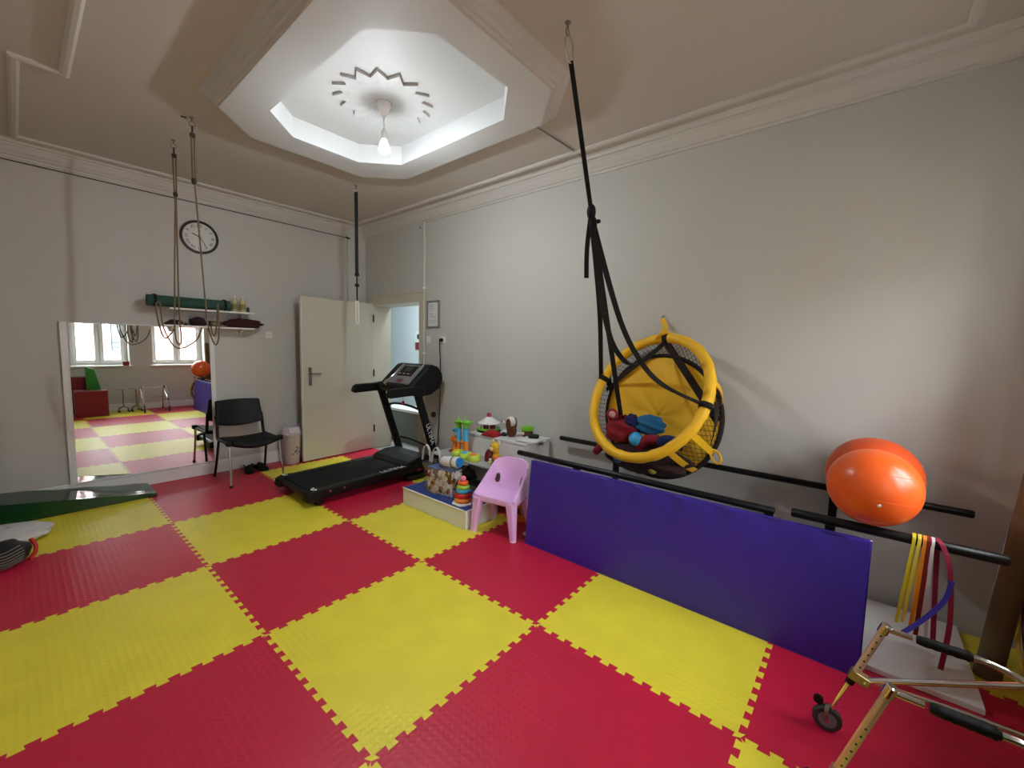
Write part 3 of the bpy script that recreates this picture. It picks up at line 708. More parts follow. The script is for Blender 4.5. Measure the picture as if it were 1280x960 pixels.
MB().tube(smooth_path([(XB-0.045, 1.595, 1.57), (XB-0.045, 1.60, 1.52), (XB-0.03, 1.605, 1.3), (XB-0.025, 1.61, 0.9), (XB-0.03, 1.63, 0.5), (XB-0.05, 1.66, 0.1), (XB-0.08, 1.7, 0.012)], 6), 0.005, 8).build('cable', m_black, t)
t, s_ = wall_plate('light_switch', 'white light switch on the wall beside the pipe', 'switch', (XB, 1.86, 1.58), (-1, 0, 0), 0.075, 0.085, False)
MB().box((XB-0.012, 1.86, 1.58), (0.008, 0.04, 0.045), RY(0.08)).build('rocker', m_white, t, smooth=False, bevel=0.002)
tag(MB().lathe([(0.008, 0), (0.006, 0.01)], (XB, 2.03, 2.95), 10, (-1, 0, 0)).build('wall_plug', m_dark), 'small dark wall plug just under the cornice by the pipe', 'plug')

# ================================================================== TREADMILL
t = thing('treadmill', 'black folding treadmill with white lettering in front of the doorway', 'treadmill', (1.6, 1.85, 0))
TY0, TY1 = 1.49, 2.21
def incl(x): return 0.025*(x-0.88)/1.4
def slab(y0, y1, x0, x1, z0, z1):
    return MB().prism([(x0, z0+incl(x0)), (x1, z0+incl(x1)), (x1, z1+incl(x1)), (x0, z1+incl(x0))], y0, y1, 1)
slab(TY0+0.075, TY1-0.075, 0.93, 2.05, 0.115, 0.14).build('belt', mat('treadmill_belt', (11, 11, 12), 0.75, spec=0.25, bump=0.2, bscale=250), t, smooth=False)
for y in (TY0, TY1-0.08):
    rail = slab(y, y+0.08, 0.94, 2.1, 0.06, 0.15).build('side_rail', m_black, t, smooth=False, bevel=0.012)
slab(TY0+0.02, TY1-0.02, 0.95, 2.1, 0.055, 0.11).build('deck', m_blackmetal, t, smooth=False)
for y in (TY0-0.005, TY1-0.085):
    c = MB().prism([(0.86, 0.07), (0.88, 0.05), (1.02, 0.05), (1.03, 0.155), (0.93, 0.158), (0.87, 0.135)], y, y+0.09, 1).build('end_cap', m_black, t, smooth=False, bevel=0.012)
    pts = [(0.955+0.026*math.cos(a), y+0.045+0.026*math.sin(a), 0.1605) for a in [math.radians(60+24*k) for k in range(11)]]
    MB().strap(pts, 0.009, 0.002, (0, 0, 1)).build('arrow_mark', m_white, c)
    b = MB()
    vs = []
    for p in pts:
        d = Vector((p[0]-0.955, p[1]-y-0.045, 0)).normalized(); vs += [Vector(p)-d*0.006, Vector(p)+d*0.006]
    b.add(vs, [(2*k, 2*k+1, 2*k+3, 2*k+2) for k in range(10)]); b.build('arc_print', m_white, c, smooth=False)
MB().tube([(0.92, TY0+0.09, 0.105), (0.92, TY1-0.09, 0.105)], 0.03, 16).build('roller', m_blackmetal, t)
for y in (TY0+0.005, TY1-0.045):
    w = MB(); w.lathe([(0.03, 0), (0.033, 0.006), (0.033, 0.034), (0.03, 0.04)], (0.99, y, 0.034), 18, (0, 1, 0)); w.build('foot_wheel', m_black, t)
    MB().prism([(0.965, 0.034), (1.015, 0.034), (1.03, 0.075), (0.95, 0.075)], y-0.004, y+0.006, 1).build('wheel_fork', m_blackmetal, t, smooth=False)
for x in (1.09, 1.23): MB().lathe([(0.012, 0), (0.010, 0.004)], (x, TY0, 0.118), 12, (0, -1, 0)).build('bolt', m_chrome, t)
# motor hood
hood = [(1.93, 0.165), (2.0, 0.205), (2.12, 0.235), (2.28, 0.235), (2.36, 0.20), (2.38, 0.10), (2.36, 0.05), (2.0, 0.05), (1.93, 0.08)]
MB().prism(hood, TY0+0.02, TY1-0.02, 1).build('motor_hood', m_black, t, smooth=False, bevel=0.02, seg=3)
MB().bb(2.04, 2.16, TY0+0.012, TY0+0.022, 0.08, 0.11).build('red_badge', mat('red_badge', (120, 16, 30), 0.4), t, smooth=False, bevel=0.004)
text_mesh('ULTIMA', 0.085, 'lettering', m_white, t, frame_mw((1.80, TY0+0.04, 0.151+incl(1.80)), (1, 0, 0.017), (0, 1, 0)), 0.001)
# base frame on the floor
for y in (TY0-0.02, TY1-0.03): MB().bb(1.95, 2.45, y, y+0.05, 0.012, 0.062).build('base_foot', m_blackmetal, t, smooth=False, bevel=0.01)
MB().bb(2.36, 2.42, TY0+0.03, TY1-0.03, 0.014, 0.06).build('base_bar', m_blackmetal, t, smooth=False, bevel=0.008)
for y in (TY0-0.01, TY1-0.04):
    w = MB(); w.lathe([(0.035, 0), (0.038, 0.006), (0.038, 0.028), (0.035, 0.034)], (2.44, y+0.008, 0.0385), 18, (0, 1, 0)); w.build('transport_wheel', m_black, t)
# uprights, leaning towards the runner
for s_, y in ((1, TY0), (0, TY1)):
    A = Vector((2.40, y, 0.05)); B = Vector((2.075, y, 1.02)); d = (B-A).normalized()
    b = MB(); b.strap([A, B], 0.085, 0.05, (1, 0, 0.3)); up_ = b.build('upright', m_black, t, smooth=False, bevel=0.012)
    if s_:
        c = A+d*0.47; text_mesh('ULTIMA', 0.075, 'lettering', m_white, up_, frame_mw(c+Vector((0, -0.0265, 0)), -d, (d.cross(Vector((0, 1, 0)))) if False else Vector((0, -1, 0)).cross(-d)), 0.001)
        MB().lathe([(0.03, 0), (0.034, 0.01), (0.034, 0.022), (0.02, 0.03)], (2.29, y-0.02, 0.72), 16, (0, -1, 0)).build('lock_knob', m_black, t)
# bent tubes between the uprights
MB().tube(smooth_path([(2.18, TY1, 0.75), (2.16, TY1-0.15, 0.80), (2.16, (TY0+TY1)/2, 0.81), (2.17, TY0+0.15, 0.79), (2.19, TY0, 0.75)], 5), 0.014, 10).build('cross_tube', m_blackmetal, t)
MB().tube(smooth_path([(2.31, TY1, 0.33), (2.28, TY1-0.15, 0.37), (2.28, (TY0+TY1)/2, 0.37), (2.29, TY0+0.15, 0.34), (2.32, TY0, 0.30)], 5), 0.014, 10).build('cross_tube', m_blackmetal, t)
# console: rounded pod
pod = [(1.96, 1.03), (1.99, 0.985), (2.12, 0.93), (2.28, 0.945), (2.40, 1.01), (2.45, 1.10), (2.44, 1.19), (2.38, 1.265), (2.30, 1.29), (2.24, 1.285)]
MB().prism(pod, TY0-0.02, TY1-0.12, 1).build('console', m_black, t, smooth=False, bevel=0.03, seg=4)
pd = (Vector((2.24, 0, 1.285))-Vector((1.96, 0, 1.03))); pl_ = pd.length; pdn = pd.normalized(); pn = Vector((-pdn.z, 0, pdn.x))
def onpanel(u, y, h=0.0): p = Vector((1.96, y, 1.03))+pdn*(u*pl_)+pn*h; return p
prot = Matrix((pdn, Vector((0, 1, 0)), pn)).transposed()
pan = MB().box(onpanel(0.56, 1.74, 0.002), (pl_*0.78, 0.40, 0.012), prot).build('panel', m_grey, t, smooth=False, bevel=0.01)
MB().box(onpanel(0.68, 1.74, 0.009), (pl_*0.42, 0.27, 0.006), prot).build('display', m_black, pan, smooth=False, bevel=0.003)
MB().box(onpanel(0.75, 1.74, 0.0125), (pl_*0.2, 0.12, 0.002), prot).build('screen', mat('lcd', (70, 66, 62), 0.2), pan, smooth=False)
for k in range(6): MB().box(onpanel(0.55, 1.64+0.04*k, 0.0125), (0.014, 0.02, 0.002), prot).build('button', m_white if k % 2 else MATS['red_badge'], pan, smooth=False)
MB().box(onpanel(0.27, 1.74, 0.008), (0.05, 0.10, 0.008), prot).build('safety_key', MATS['red_badge'], pan, smooth=False, bevel=0.003)
for y in (1.555, 1.925): MB().tube(smooth_path([onpanel(0.12, y+(0.03 if y > 1.7 else -0.0), 0.012), onpanel(0.4, y, 0.016), onpanel(0.75, y-0.005, 0.016), onpanel(1.0, y, 0.006)], 5), 0.008, 8).build('silver_trim', m_chrome, pan)
MB().lathe([(0.034, 0), (0.034, 0.03), (0.024, 0.03), (0.024, 0.006)], onpanel(0.14, 1.93, 0.0), 18, pn).build('cup_ring', m_chrome, t)
MB().tube([(2.08, 1.74, 0.95), (2.08, 1.74, 0.86)], 0.002, 6).build('key_cord', mat('red_cord', (190, 50, 60), 0.6), t)
MB().box((2.08, 1.74, 0.845), (0.03, 0.02, 0.035)).build('key_clip', MATS['red_cord'], t, smooth=False, bevel=0.004)
for y in (TY0, TY1-0.02):
    arm = [(1.70, 0.965), (1.735, 0.945), (2.0, 0.955), (2.14, 0.93), (2.2, 1.0), (2.1, 1.065), (1.98, 1.05), (1.76, 1.045), (1.725, 1.03)]
    MB().prism(arm, y-0.035, y+0.035, 1).build('handrail', m_black, t, smooth=False, bevel=0.016, seg=3)

# ================================================================== STEP BOX AND WHAT STANDS ON IT
SX0, SX1, SY0, SY1, SZ = 1.548, 1.93, 0.13, 0.99, 0.165
t = thing('step_platform', 'low white step box with a blue top', 'step', (1.74, 0.55, 0))
MB().bb(SX0, SX1, SY0, SY1, 0.0005, SZ-0.012).build('box', m_white, t, smooth=False, bevel=0.003)
MB().bb(SX0-0.006, SX1+0.006, SY0-0.006, SY1+0.006, SZ-0.012, SZ-0.004).build('rim', m_white, t, smooth=False, bevel=0.002)
MB().bb(SX0+0.006, SX1-0.004, SY0+0.006, SY1-0.006, SZ-0.004, SZ).build('top_cover', mat('blue_lino', (32, 62, 128), 0.5), t, smooth=False, bevel=0.002)
# carton in a clear carrier bag
t = thing('picture_carton', 'printed carton with brown animal pictures inside the clear carrier bag', 'box', (1.71, 0.58, SZ))
b = MB().box((1.71, 0.585, SZ+0.002+0.115), (0.13, 0.30, 0.23), RZ(0.12)); b.build('carton', print_mat('animal_print', [(228, 228, 226), (150, 100, 60), (222, 220, 214), (92, 60, 42), (205, 170, 120), (60, 50, 48), (235, 235, 232)], 28), t, smooth=False, bevel=0.002)
MB().box((1.71, 0.585, SZ+0.002+0.232), (0.132, 0.302, 0.004), RZ(0.12)).build('lid', mat('blue_print', (60, 110, 180), 0.4), t, smooth=False)
t = thing('carrier_bag', 'clear plastic carrier bag with two upright handles on the blue step', 'bag', (1.71, 0.6, SZ))
def bag(u, v):
    a = 2*pi*u; w = 0.012*math.sin(5*a+9*v)+0.008*math.sin(11*a)
    ca, sa = math.cos(a), math.sin(a); k = (abs(ca)**4+abs(sa)**4)**-0.25
    rx, ry = 0.088+w*(0.4+v), 0.185+w*v
    return RZ(0.12) @ Vector((rx*ca*k*(1-0.1*v), ry*sa*k, 0))+Vector((1.71, 0.62, SZ+0.002+0.27*v))
MB().grid(bag, 60, 10, cu=True).build('film', m_film, t)
for y in (0.68, 0.82):
    pts = smooth_path([(1.69, y-0.055, SZ+0.26), (1.69, y-0.045, SZ+0.36), (1.69, y, SZ+0.41), (1.69, y+0.045, SZ+0.36), (1.69, y+0.06, SZ+0.26)], 6)
    MB().strap(pts, 0.028, 0.004, (1, 0.3, 0)).build('handle', mat('milky_film', (225, 225, 225), 0.3), t)
MATS['milky_film'].node_tree.nodes['Principled BSDF'].inputs['Alpha'].default_value = 0.6
t = thing('toy_bottle', 'white and blue toy bottle lying on top of the printed carton', 'bottle', (1.70, 0.5, SZ+0.24))
ax = Vector((0.05, -1, 0.12)).normalized(); o_ = Vector((1.70, 0.63, SZ+0.292))
MB().lathe([(0.012, 0), (0.03, 0.02), (0.046, 0.05), (0.05, 0.17), (0.044, 0.19)], o_, 24, ax).build('body', m_white, t)
MB().lathe([(0.052, 0.17), (0.054, 0.178), (0.052, 0.186)], o_, 24, ax, close=False).build('band', m_grey, t)
MB().lathe([(0.048, 0.19), (0.05, 0.22), (0.046, 0.235)], o_, 24, ax).build('collar', m_white, t)
MB().lathe([(0.043, 0.235), (0.043, 0.25), (0.036, 0.258)], o_, 24, ax).build('cap', mat('bright_blue_plastic', (30, 130, 205), 0.3), t)
MB().lathe([(0.001, -0.04), (0.014, -0.03), (0.02, 0.0), (0.024, 0.012)], o_, 16, ax).build('spout', mat('navy_plastic', (24, 40, 70), 0.35), t)
# stacking rings
t = thing('stacking_rings', 'stacking-ring toy with coloured rings and a pink top on the step', 'toy', (1.645, 0.27, SZ))
c = (1.645, 0.27)
b = MB(); b.prism([(c[0]+0.095*math.cos(a)*(1 if k % 2 else 0.88), c[1]+0.095*math.sin(a)*(1 if k % 2 else 0.88)) for k, a in enumerate([2*pi*q/12 for q in range(12)])], SZ+0.0015, SZ+0.02, 2); b.build('base', m_white, t, bevel=0.005)
cols = [('ring_orange', (232, 130, 30), 0.076), ('ring_red', (205, 32, 30), 0.072), ('ring_blue', (60, 165, 205), 0.062), ('ring_green', (160, 205, 60), 0.056), ('ring_tangerine', (236, 100, 36), 0.046)]
z = SZ+0.021
for nm, cc, r in cols:
    hh = 0.04 if r > 0.07 else 0.034; R_ = r-hh/2
    MB().lathe([(R_-hh*0.45, hh*0.5), (R_, 0.0)]+[(R_+hh*0.5*math.cos(a), hh/2+hh*0.5*math.sin(a)) for a in [-pi/2+pi*k/8 for k in range(1, 8)]]+[(R_, hh), (R_-hh*0.45, hh*0.5)], (c[0], c[1], z), 26, close=False).build('ring', mat(nm, cc, 0.35), t)
    z += hh*0.98
MB().ball((c[0], c[1], z+0.018), 0.026, 18, 12).build('top_knob', mat('pink_knob', (240, 130, 160), 0.35), t)
MB().lathe([(0.014, 0), (0.011, z-SZ-0.02)], (c[0], c[1], SZ+0.02), 12).build('peg', m_white, t)

# ================================================================== PINK CHILD CHAIR
t = thing('child_chair', 'small pink plastic child chair with tub back', 'chair', (1.77, -0.072, 0), math.radians(11))
def cprof(v):
    if v < 0.45: k = v/0.45; return (-0.15+0.24*k, 0.305-0.012*math.sin(pi*k))
    k = (v-0.45)/0.55; return (0.09+0.02*min(1, k*4)+0.075*k, 0.305+0.265*k**1.15)
def cshell(u, v):
    s_ = 2*u-1; x, z = cprof(v); e = abs(s_)**3.2
    ex, ez = -0.155+0.33*v, 0.318+0.235*v**1.1
    w = 0.185-0.02*v
    if v > 0.8: w -= 0.35*(v-0.8)**2*1.6
    X = x*(1-e)+ex*e; Z = z*(1-e)+ez*e
    if v > 0.97: Z -= 0.03*abs(s_)**6
    return Vector((X, s_*w, Z))
def hole(u, v): return any(((u-cu)/0.052)**2+((v-0.60)/0.085)**2 < 1 for cu in (0.17, 0.83))
MB().grid(cshell, 56, 48, skip=hole).build('shell', m_pink, t, world=False, solid=0.012)
b = MB(); b.prism([(-0.16, 0.315), (-0.16, 0.272), (-0.145, 0.262), (-0.14, 0.305)], -0.178, 0.178, 1)
b.build('front_apron', m_pink, t, world=False, bevel=0.004)
for s_ in (0, 1):
    def skirt(u, v):
        p = cshell(s_, 0.82*u); q = Vector((p.x*0.96, p.y*1.0, 0.262+0.10*max(0, u-0.55)))
        return p.lerp(q, v)+Vector((0, (s_-0.5)*0.02*math.sin(pi*v), 0))
    MB().grid(skirt, 24, 6).build('side_skirt', m_pink, t, world=False, solid=0.01)
for sx, sy in ((-1, -1), (-1, 1), (1, -1), (1, 1)):
    xt, yt = (-0.13 if sx < 0 else 0.09), sy*0.152; xb, yb_ = (-0.15 if sx < 0 else 0.155), sy*0.185
    b = MB(); vs = []
    for (x, y, z, a) in ((xt, yt, 0.295, 0.042), ((xt+xb)/2, (yt+yb_)/2, 0.16, 0.033), (xb, yb_, 0.001, 0.023)):
        for k in range(12):
            an = 2*pi*k/12; q = (abs(math.cos(an))**4+abs(math.sin(an))**4)**-0.25
            vs.append((x+a*q*math.cos(an), y+a*q*math.sin(an), z))
    b.add(vs, ring_faces(12, 0, 12)+ring_faces(12, 12, 24)+[tuple(range(12)), tuple(range(24, 36))]); lg = b.build('leg', m_pink, t, world=False)
    b = MB(); b.lathe([(0.026, 0.0005), (0.026, 0.01)], (xb, yb_, 0), 14); b.build('foot_tip', m_white, lg, world=False)

# ================================================================== WHITE CABINET, LOW TABLE AND TOYS
m_cab = mat('white_melamine', (222, 221, 220), 0.4)
t = thing('white_cabinet', 'white cabinet against the wall with plush dog and toys on top', 'cabinet', (2.3, 0.3, 0))
KX0, KX1, KY0, KY1, KZ = 2.15, 2.525, 0.0, 0.72, 0.645
MB().bb(KX0, KX1, KY0, KY1, 0.001, KZ-0.02).build('body', m_cab, t, smooth=False, bevel=0.002)
MB().bb(KX0-0.015, KX1, KY0-0.012, KY1+0.012, KZ-0.02, KZ).build('top', m_cab, t, smooth=False, bevel=0.003)
for k in range(2):
    y0, y1 = KY0+0.01+0.355*k, KY0+0.35+0.355*k
    d = MB().bb(KX0-0.018, KX0-0.001, y0, y1, 0.06, KZ-0.03).build('cabinet_door', m_cab, t, smooth=False, bevel=0.003)
    MB().lathe([(0.008, 0), (0.012, 0.015), (0.010, 0.022)], (KX0-0.018, y1-0.03 if k == 0 else y0+0.03, 0.38), 12, (-1, 0, 0)).build('knob', m_steel, d)
t = thing('low_table', 'low grey table with metal legs crowded with toys', 'table', (1.98, 0.5, 0))
LZ = 0.445
MB().bb(1.875, 2.128, 0.125, 0.98, LZ-0.018, LZ).build('top', mat('light_grey_laminate', (172, 174, 174), 0.35), t, smooth=False, bevel=0.004)
for y in (0.155, 0.94):
    for x in (1.955, 2.105): MB().tube([(x, y, 0.001), (x, y, LZ-0.018)], 0.010, 10).build('leg', m_steel, t)
MB().bb(1.965, 2.095, 0.14, 0.97, 0.19, 0.205).build('lower_shelf', mat('dark_grey_shelf', (84, 86, 84), 0.5), t, smooth=False)
MB().tube([(1.955, 0.93, 0.10), (1.955, 0.5, 0.40)], 0.008, 8).build('brace', m_steel, t)
tag(lump((2.03, 0.30, 0.206+0.05), (0.05, 0.09, 0.06), 21).build('toy_bag', mat('magenta_cloth', (150, 30, 60), 0.8)), 'crumpled magenta cloth on the under-shelf of the low table', 'cloth')
tag(lump((2.03, 0.66, 0.206+0.06), (0.05, 0.16, 0.07), 23).build('dark_bag', mat('brown_cloth', (70, 58, 50), 0.85)), 'dark brown bag on the under-shelf of the low table', 'bag')
# ball-run tower
t = thing('ball_run', 'tall ball-run toy with green top, blue and orange tubes', 'toy', (2.03, 0.72, LZ))
mo, mb_, mg, mr = mat('toy_orange', (240, 130, 20), 0.35), mat('toy_blue', (70, 170, 215), 0.35), mat('toy_green', (120, 200, 40), 0.35), mat('toy_red', (170, 24, 44), 0.35)
B0 = Vector((2.058, 0.72, LZ))
for dy in (0.11, -0.045): MB().lathe([(0.06, 0.001), (0.064, 0.01), (0.05, 0.018), (0.02, 0.02)], B0+Vector((0, dy, 0)), 22).build('base_dish', mr, t)
def tubes(dy, parts):
    z = 0.02
    for m_, r, h in parts:
        MB().lathe([(r*1.08, 0), (r*1.08, 0.01), (r, 0.014), (r, h)], B0+Vector((0, dy, z)), 18).build('tube', m_, t); z += h
tubes(-0.045, [(mo, 0.027, 0.11), (mb_, 0.027, 0.13), (mg, 0.025, 0.05)])
tubes(0.055, [(mo, 0.02, 0.09), (mb_, 0.024, 0.14), (mg, 0.025, 0.07)])
tubes(0.11, [(mo, 0.022, 0.14)])
def dish(dy, z, r, m_): MB().lathe([(0.018, 0.0), (r*0.75, 0.004), (r, 0.03), (r*0.94, 0.03), (r*0.7, 0.012), (0.018, 0.01)], B0+Vector((0, dy, z)), 22, close=False).build('dish', m_, t)
dish(0.11, 0.105, 0.06, mo); dish(0.09, 0.205, 0.05, mb_); dish(0.055, 0.285, 0.055, mg); dish(-0.055, 0.295, 0.062, mg)
MB().tube(smooth_path([B0+Vector((0, 0.11, 0.12)), B0+Vector((0.0, 0.04, 0.115)), B0+Vector((0, -0.045, 0.10))], 6), 0.016, 10).build('chute', mo, t)
for dy in (-0.03, 0.06): MB().lathe([(0.014, 0), (0.004, 0.055)], B0+Vector((0, dy, 0.315)), 12).build('spire', mg, t)
# carousel
t = thing('carousel_toy', 'carousel toy with white roof and red finial on the white cabinet', 'toy', (2.33, 0.60, KZ))
B1 = Vector((2.33, 0.62, KZ))
MB().lathe([(0.12, 0.001), (0.125, 0.012), (0.11, 0.022)], B1, 28).build('base', m_black, t)
MB().lathe([(0.118, 0.022), (0.118, 0.034), (0.1, 0.036)], B1, 28).build('green_ring', mg, t)
MB().lathe([(0.075, 0.036), (0.075, 0.085)], B1, 24).build('drum', mat('dark_red_toy', (110, 22, 30), 0.4), t)
for k in range(8):
    a = 2*pi*k/8; MB().tube([B1+Vector((0.095*math.cos(a), 0.095*math.sin(a), 0.034)), B1+Vector((0.095*math.cos(a), 0.095*math.sin(a), 0.09))], 0.004, 6).build('post', m_white, t)
MB().lathe([(0.115, 0.085), (0.112, 0.094), (0.05, 0.13), (0.022, 0.15)], B1, 28).build('roof', m_white, t)
MB().lathe([(0.022, 0.148), (0.024, 0.17), (0.018, 0.188), (0.004, 0.192)], B1, 18).build('finial', mr, t)
# red cushion and other lumps
tag(MB().grid(lambda u, v: Vector((2.20+0.09*(v-0.5)*2*0.8, 0.455+0.085*math.cos(pi*u), KZ+0.001+0.055*math.sin(pi*u)*math.sin(pi*v)**0.5)), 20, 12).build('red_beanie', mat('red_felt', (150, 18, 30), 0.9), solid=0.004), 'small dome-shaped red cap on the front edge of the white cabinet', 'cap')
tag(MB().lathe([(0.048, 0.001), (0.048, 0.03), (0.043, 0.07), (0.025, 0.105), (0.004, 0.112)], (2.05, 0.345, LZ), 24).build('red_toy_dome', mat('wine_plastic', (104, 16, 30), 0.35)), 'dark red dome-shaped toy standing behind the toy piano', 'toy')
# plush dog
t = thing('plush_dog', 'sitting brown plush dog with white muzzle on the white cabinet', 'plush toy', (2.30, 0.30, KZ))
mbr = mat('brown_plush', (96, 52, 26), 0.95, bump=0.6, bscale=140); mwh = mat('white_plush', (225, 218, 206), 0.95, bump=0.6, bscale=140); mdk = mat('dark_plush', (30, 28, 30), 0.95)
DG = Vector((2.30, 0.29, KZ))
b = MB(); b.ball(DG+Vector((0, 0, 0.055)), 0.055, 18, 12, (0.95, 0.85, 1.15)); b.build('body', mbr, t)
MB().ball(DG+Vector((-0.005, 0.01, 0.145)), 0.052, 18, 12, (0.95, 1, 0.95)).build('head', mwh, t)
MB().ball(DG+Vector((-0.018, 0.075, 0.128)), 0.028, 14, 10, (0.9, 1.15, 0.85)).build('muzzle', mwh, t)
MB().ball(DG+Vector((-0.022, 0.106, 0.138)), 0.009, 10, 8).build('nose', mdk, t)
for s_ in (-1, 1): MB().ball(DG+Vector((s_*0.047-0.005, 0.0, 0.125)), 0.05, 14, 10, (0.25, 0.62, 1.15)).build('ear', mbr, t)
for s_ in (-1, 1): MB().ball(DG+Vector((s_*0.028-0.012, 0.05, 0.157)), 0.006, 8, 6).build('eye', mdk, t)
for s_ in (-1, 1): MB().ball(DG+Vector((s_*0.04-0.01, 0.05, 0.022)), 0.024, 12, 8, (0.9, 1.5, 0.85)).build('paw', mdk if s_ < 0 else mwh, t)
# round box with green lid
t = thing('round_box', 'small round toy box with a green lid behind the plush dog', 'toy', (2.40, 0.19, KZ))
MB().lathe([(0.05, 0.001), (0.056, 0.02), (0.054, 0.06)], (2.42, 0.19, KZ), 22).build('body', mat('brown_toy', (92, 40, 34), 0.45), t)
MB().lathe([(0.06, 0.06), (0.064, 0.07), (0.06, 0.095), (0.03, 0.102), (0.004, 0.103)], (2.42, 0.19, KZ), 22).build('lid', mg, t)
MB().ball((2.362, 0.20, KZ+0.035), 0.016, 10, 8).build('eye_patch', mwh, t)
# papers, phone, cable on the cabinet
t = thing('paper_stack', 'sheaf of papers on the corner of the white cabinet', 'papers', (2.28, 0.03, KZ))
for k in range(4): MB().box((2.28, 0.035, KZ+0.003+0.004*k), (0.22, 0.19, 0.003), RZ(0.15*k-0.2)).build('sheet', m_paper if k % 2 else mat('pinkish_paper', (206, 190, 188), 0.7), t, smooth=False)
tag(MB().box((2.33, 0.045, KZ+0.036), (0.06, 0.10, 0.038), RZ(0.5)).build('spectacle_case', m_black, bevel=0.014), 'small black case lying on the papers', 'case')
t = thing('coiled_wire', 'tangled silvery wire hanging off the corner of the cabinet', 'wire', (2.36, -0.115, KZ))
b = MB()
rnd = random.Random(9)
pts = [(2.36, 0.06, KZ+0.005), (2.35, 0.0, KZ+0.006)]+[(2.34+rnd.uniform(-0.05, 0.05), KY0-0.025-rnd.uniform(0, 0.03), KZ+0.02-0.07*rnd.random()) for k in range(14)]
b.tube(smooth_path(pts, 5), 0.004, 6); b.build('wire', m_steel, t)
# toy piano
t = thing('toy_piano', 'lime green toy with blue, yellow and orange round keys on the low table', 'toy', (2.0, 0.56, LZ))
ml = mat('lime_plastic', (196, 222, 80), 0.35)
PR = RZ(0.06)
for k, cc in enumerate((mat('key_yellow', (220, 210, 40), 0.35), mb_, mo)):
    y = 0.665-0.11*k; PX = 1.93
    MB().lathe([(0.058, 0.001), (0.063, 0.012), (0.062, 0.045), (0.052, 0.058), (0.004, 0.06)], (1.945, y, LZ), 22).build('lobe', ml, t)
    MB().lathe([(0.036, 0.058), (0.036, 0.066), (0.026, 0.07), (0.004, 0.07)], (1.935, y, LZ), 20).build('key', cc, t)
MB().bb(1.92, 1.998, 0.40, 0.70, LZ+0.001, LZ+0.045).build('body', ml, t, bevel=0.012)
# plush giraffe, little figures
t = thing('plush_giraffe', 'small yellow plush animal with orange bow on the low table', 'plush toy', (2.04, 0.24, LZ))
G = Vector((2.04, 0.25, LZ)); mye = mat('yellow_plush', (222, 176, 40), 0.95, bump=0.5, bscale=140)
MB().ball(G+Vector((0, 0, 0.05)), 0.045, 16, 10, (0.85, 0.9, 1.1)).build('body', mye, t)
MB().ball(G+Vector((-0.01, 0.01, 0.145)), 0.045, 16, 10, (0.9, 1, 1.05)).build('head', mye, t)
MB().tube([G+Vector((0, 0, 0.06)), G+Vector((-0.003, 0.0, 0.13))], 0.025, 12).build('neck', mye, t)
for s_ in (-1, 1): MB().ball(G+Vector((0.0, 0.01+0.035*s_, 0.19)), 0.018, 10, 8, (0.6, 0.8, 1.5)).build('ear', mat('cream_plush', (230, 205, 160), 0.95), t)
MB().ball(G+Vector((-0.045, 0.02, 0.135)), 0.02, 10, 8).build('muzzle', MATS['cream_plush'], t)
for s_ in (-1, 1): MB().ball(G+Vector((-0.042, 0.012+0.022*s_, 0.16)), 0.005, 8, 6).build('eye', mdk, t)
for s_ in (-1, 1): MB().ball(G+Vector((-0.04, -0.045+0.02*s_, 0.055)), 0.028, 10, 8, (0.7, 1, 0.8)).build('bow', mat('orange_cloth', (238, 110, 50), 0.8), t)
for k, (dx, dy, cc) in enumerate([(-0.06, -0.04, (60, 150, 190)), (-0.085, -0.08, (200, 40, 36)), (-0.03, -0.075, (50, 110, 190)), (0.02, -0.08, (205, 50, 36)), (-0.07, 0.02, (230, 215, 160))]):
    names = ['light blue', 'red', 'royal blue', 'orange-red', 'cream']
    t = thing('toy_bead', 'small %s wooden bead figure at the end of the low table' % names[k], 'toy', (2.04+dx, 0.24+dy, LZ), group='bead figures on the low table')
    mm = mat('bead_%d' % k, cc, 0.4)
    MB().lathe([(0.017, 0.001), (0.021, 0.01), (0.018, 0.026), (0.010, 0.032)], (2.04+dx, 0.24+dy, LZ), 14).build('body', mm, t)
    MB().ball((2.04+dx, 0.24+dy, LZ+0.04), 0.0145, 12, 8).build('head', mwh if k % 2 == 0 else mm, t)
# box of dolls on the floor behind the pink chair
t = thing('toy_crate', 'orange toy crate on the floor behind the pink chair', 'crate', (2.03, -0.20, 0))
mcr = mat('orange_crate', (214, 120, 34), 0.5)
b = MB(); x0, x1, y0, y1 = 1.995, 2.125, -0.255, 0.0
b.bb(x0, x1, y0, y1, 0.001, 0.012); b.bb(x0, x0+0.008, y0, y1, 0.012, 0.15); b.bb(x1-0.008, x1, y0, y1, 0.012, 0.15); b.bb(x0+0.008, x1-0.008, y0, y0+0.008, 0.012, 0.15); b.bb(x0+0.008, x1-0.008, y1-0.008, y1, 0.012, 0.15)
b.build('tub', mcr, t, smooth=False)
MB().bb(x0-0.006, x0+0.002, y0+0.05, y1-0.05, 0.06, 0.11).build('label', mat('maroon_label', (90, 30, 30), 0.6), t, smooth=False)
t = thing('doll', 'small doll with brown hair lying in the orange toy crate', 'doll', (2.03, -0.2, 0.012))
MB().ball((2.03, -0.15, 0.09), 0.06, 16, 10, (0.9, 1.6, 1.2)).build('dress', mat('pink_flower_cloth', (206, 150, 150), 0.9), t)
MB().ball((2.03, -0.235, 0.205), 0.042, 16, 10).build('head', mat('doll_skin', (220, 170, 150), 0.5), t)
MB().ball((2.045, -0.24, 0.22), 0.044, 16, 10, (1, 1, 0.9)).build('hair', mat('doll_hair', (60, 34, 24), 0.8), t)

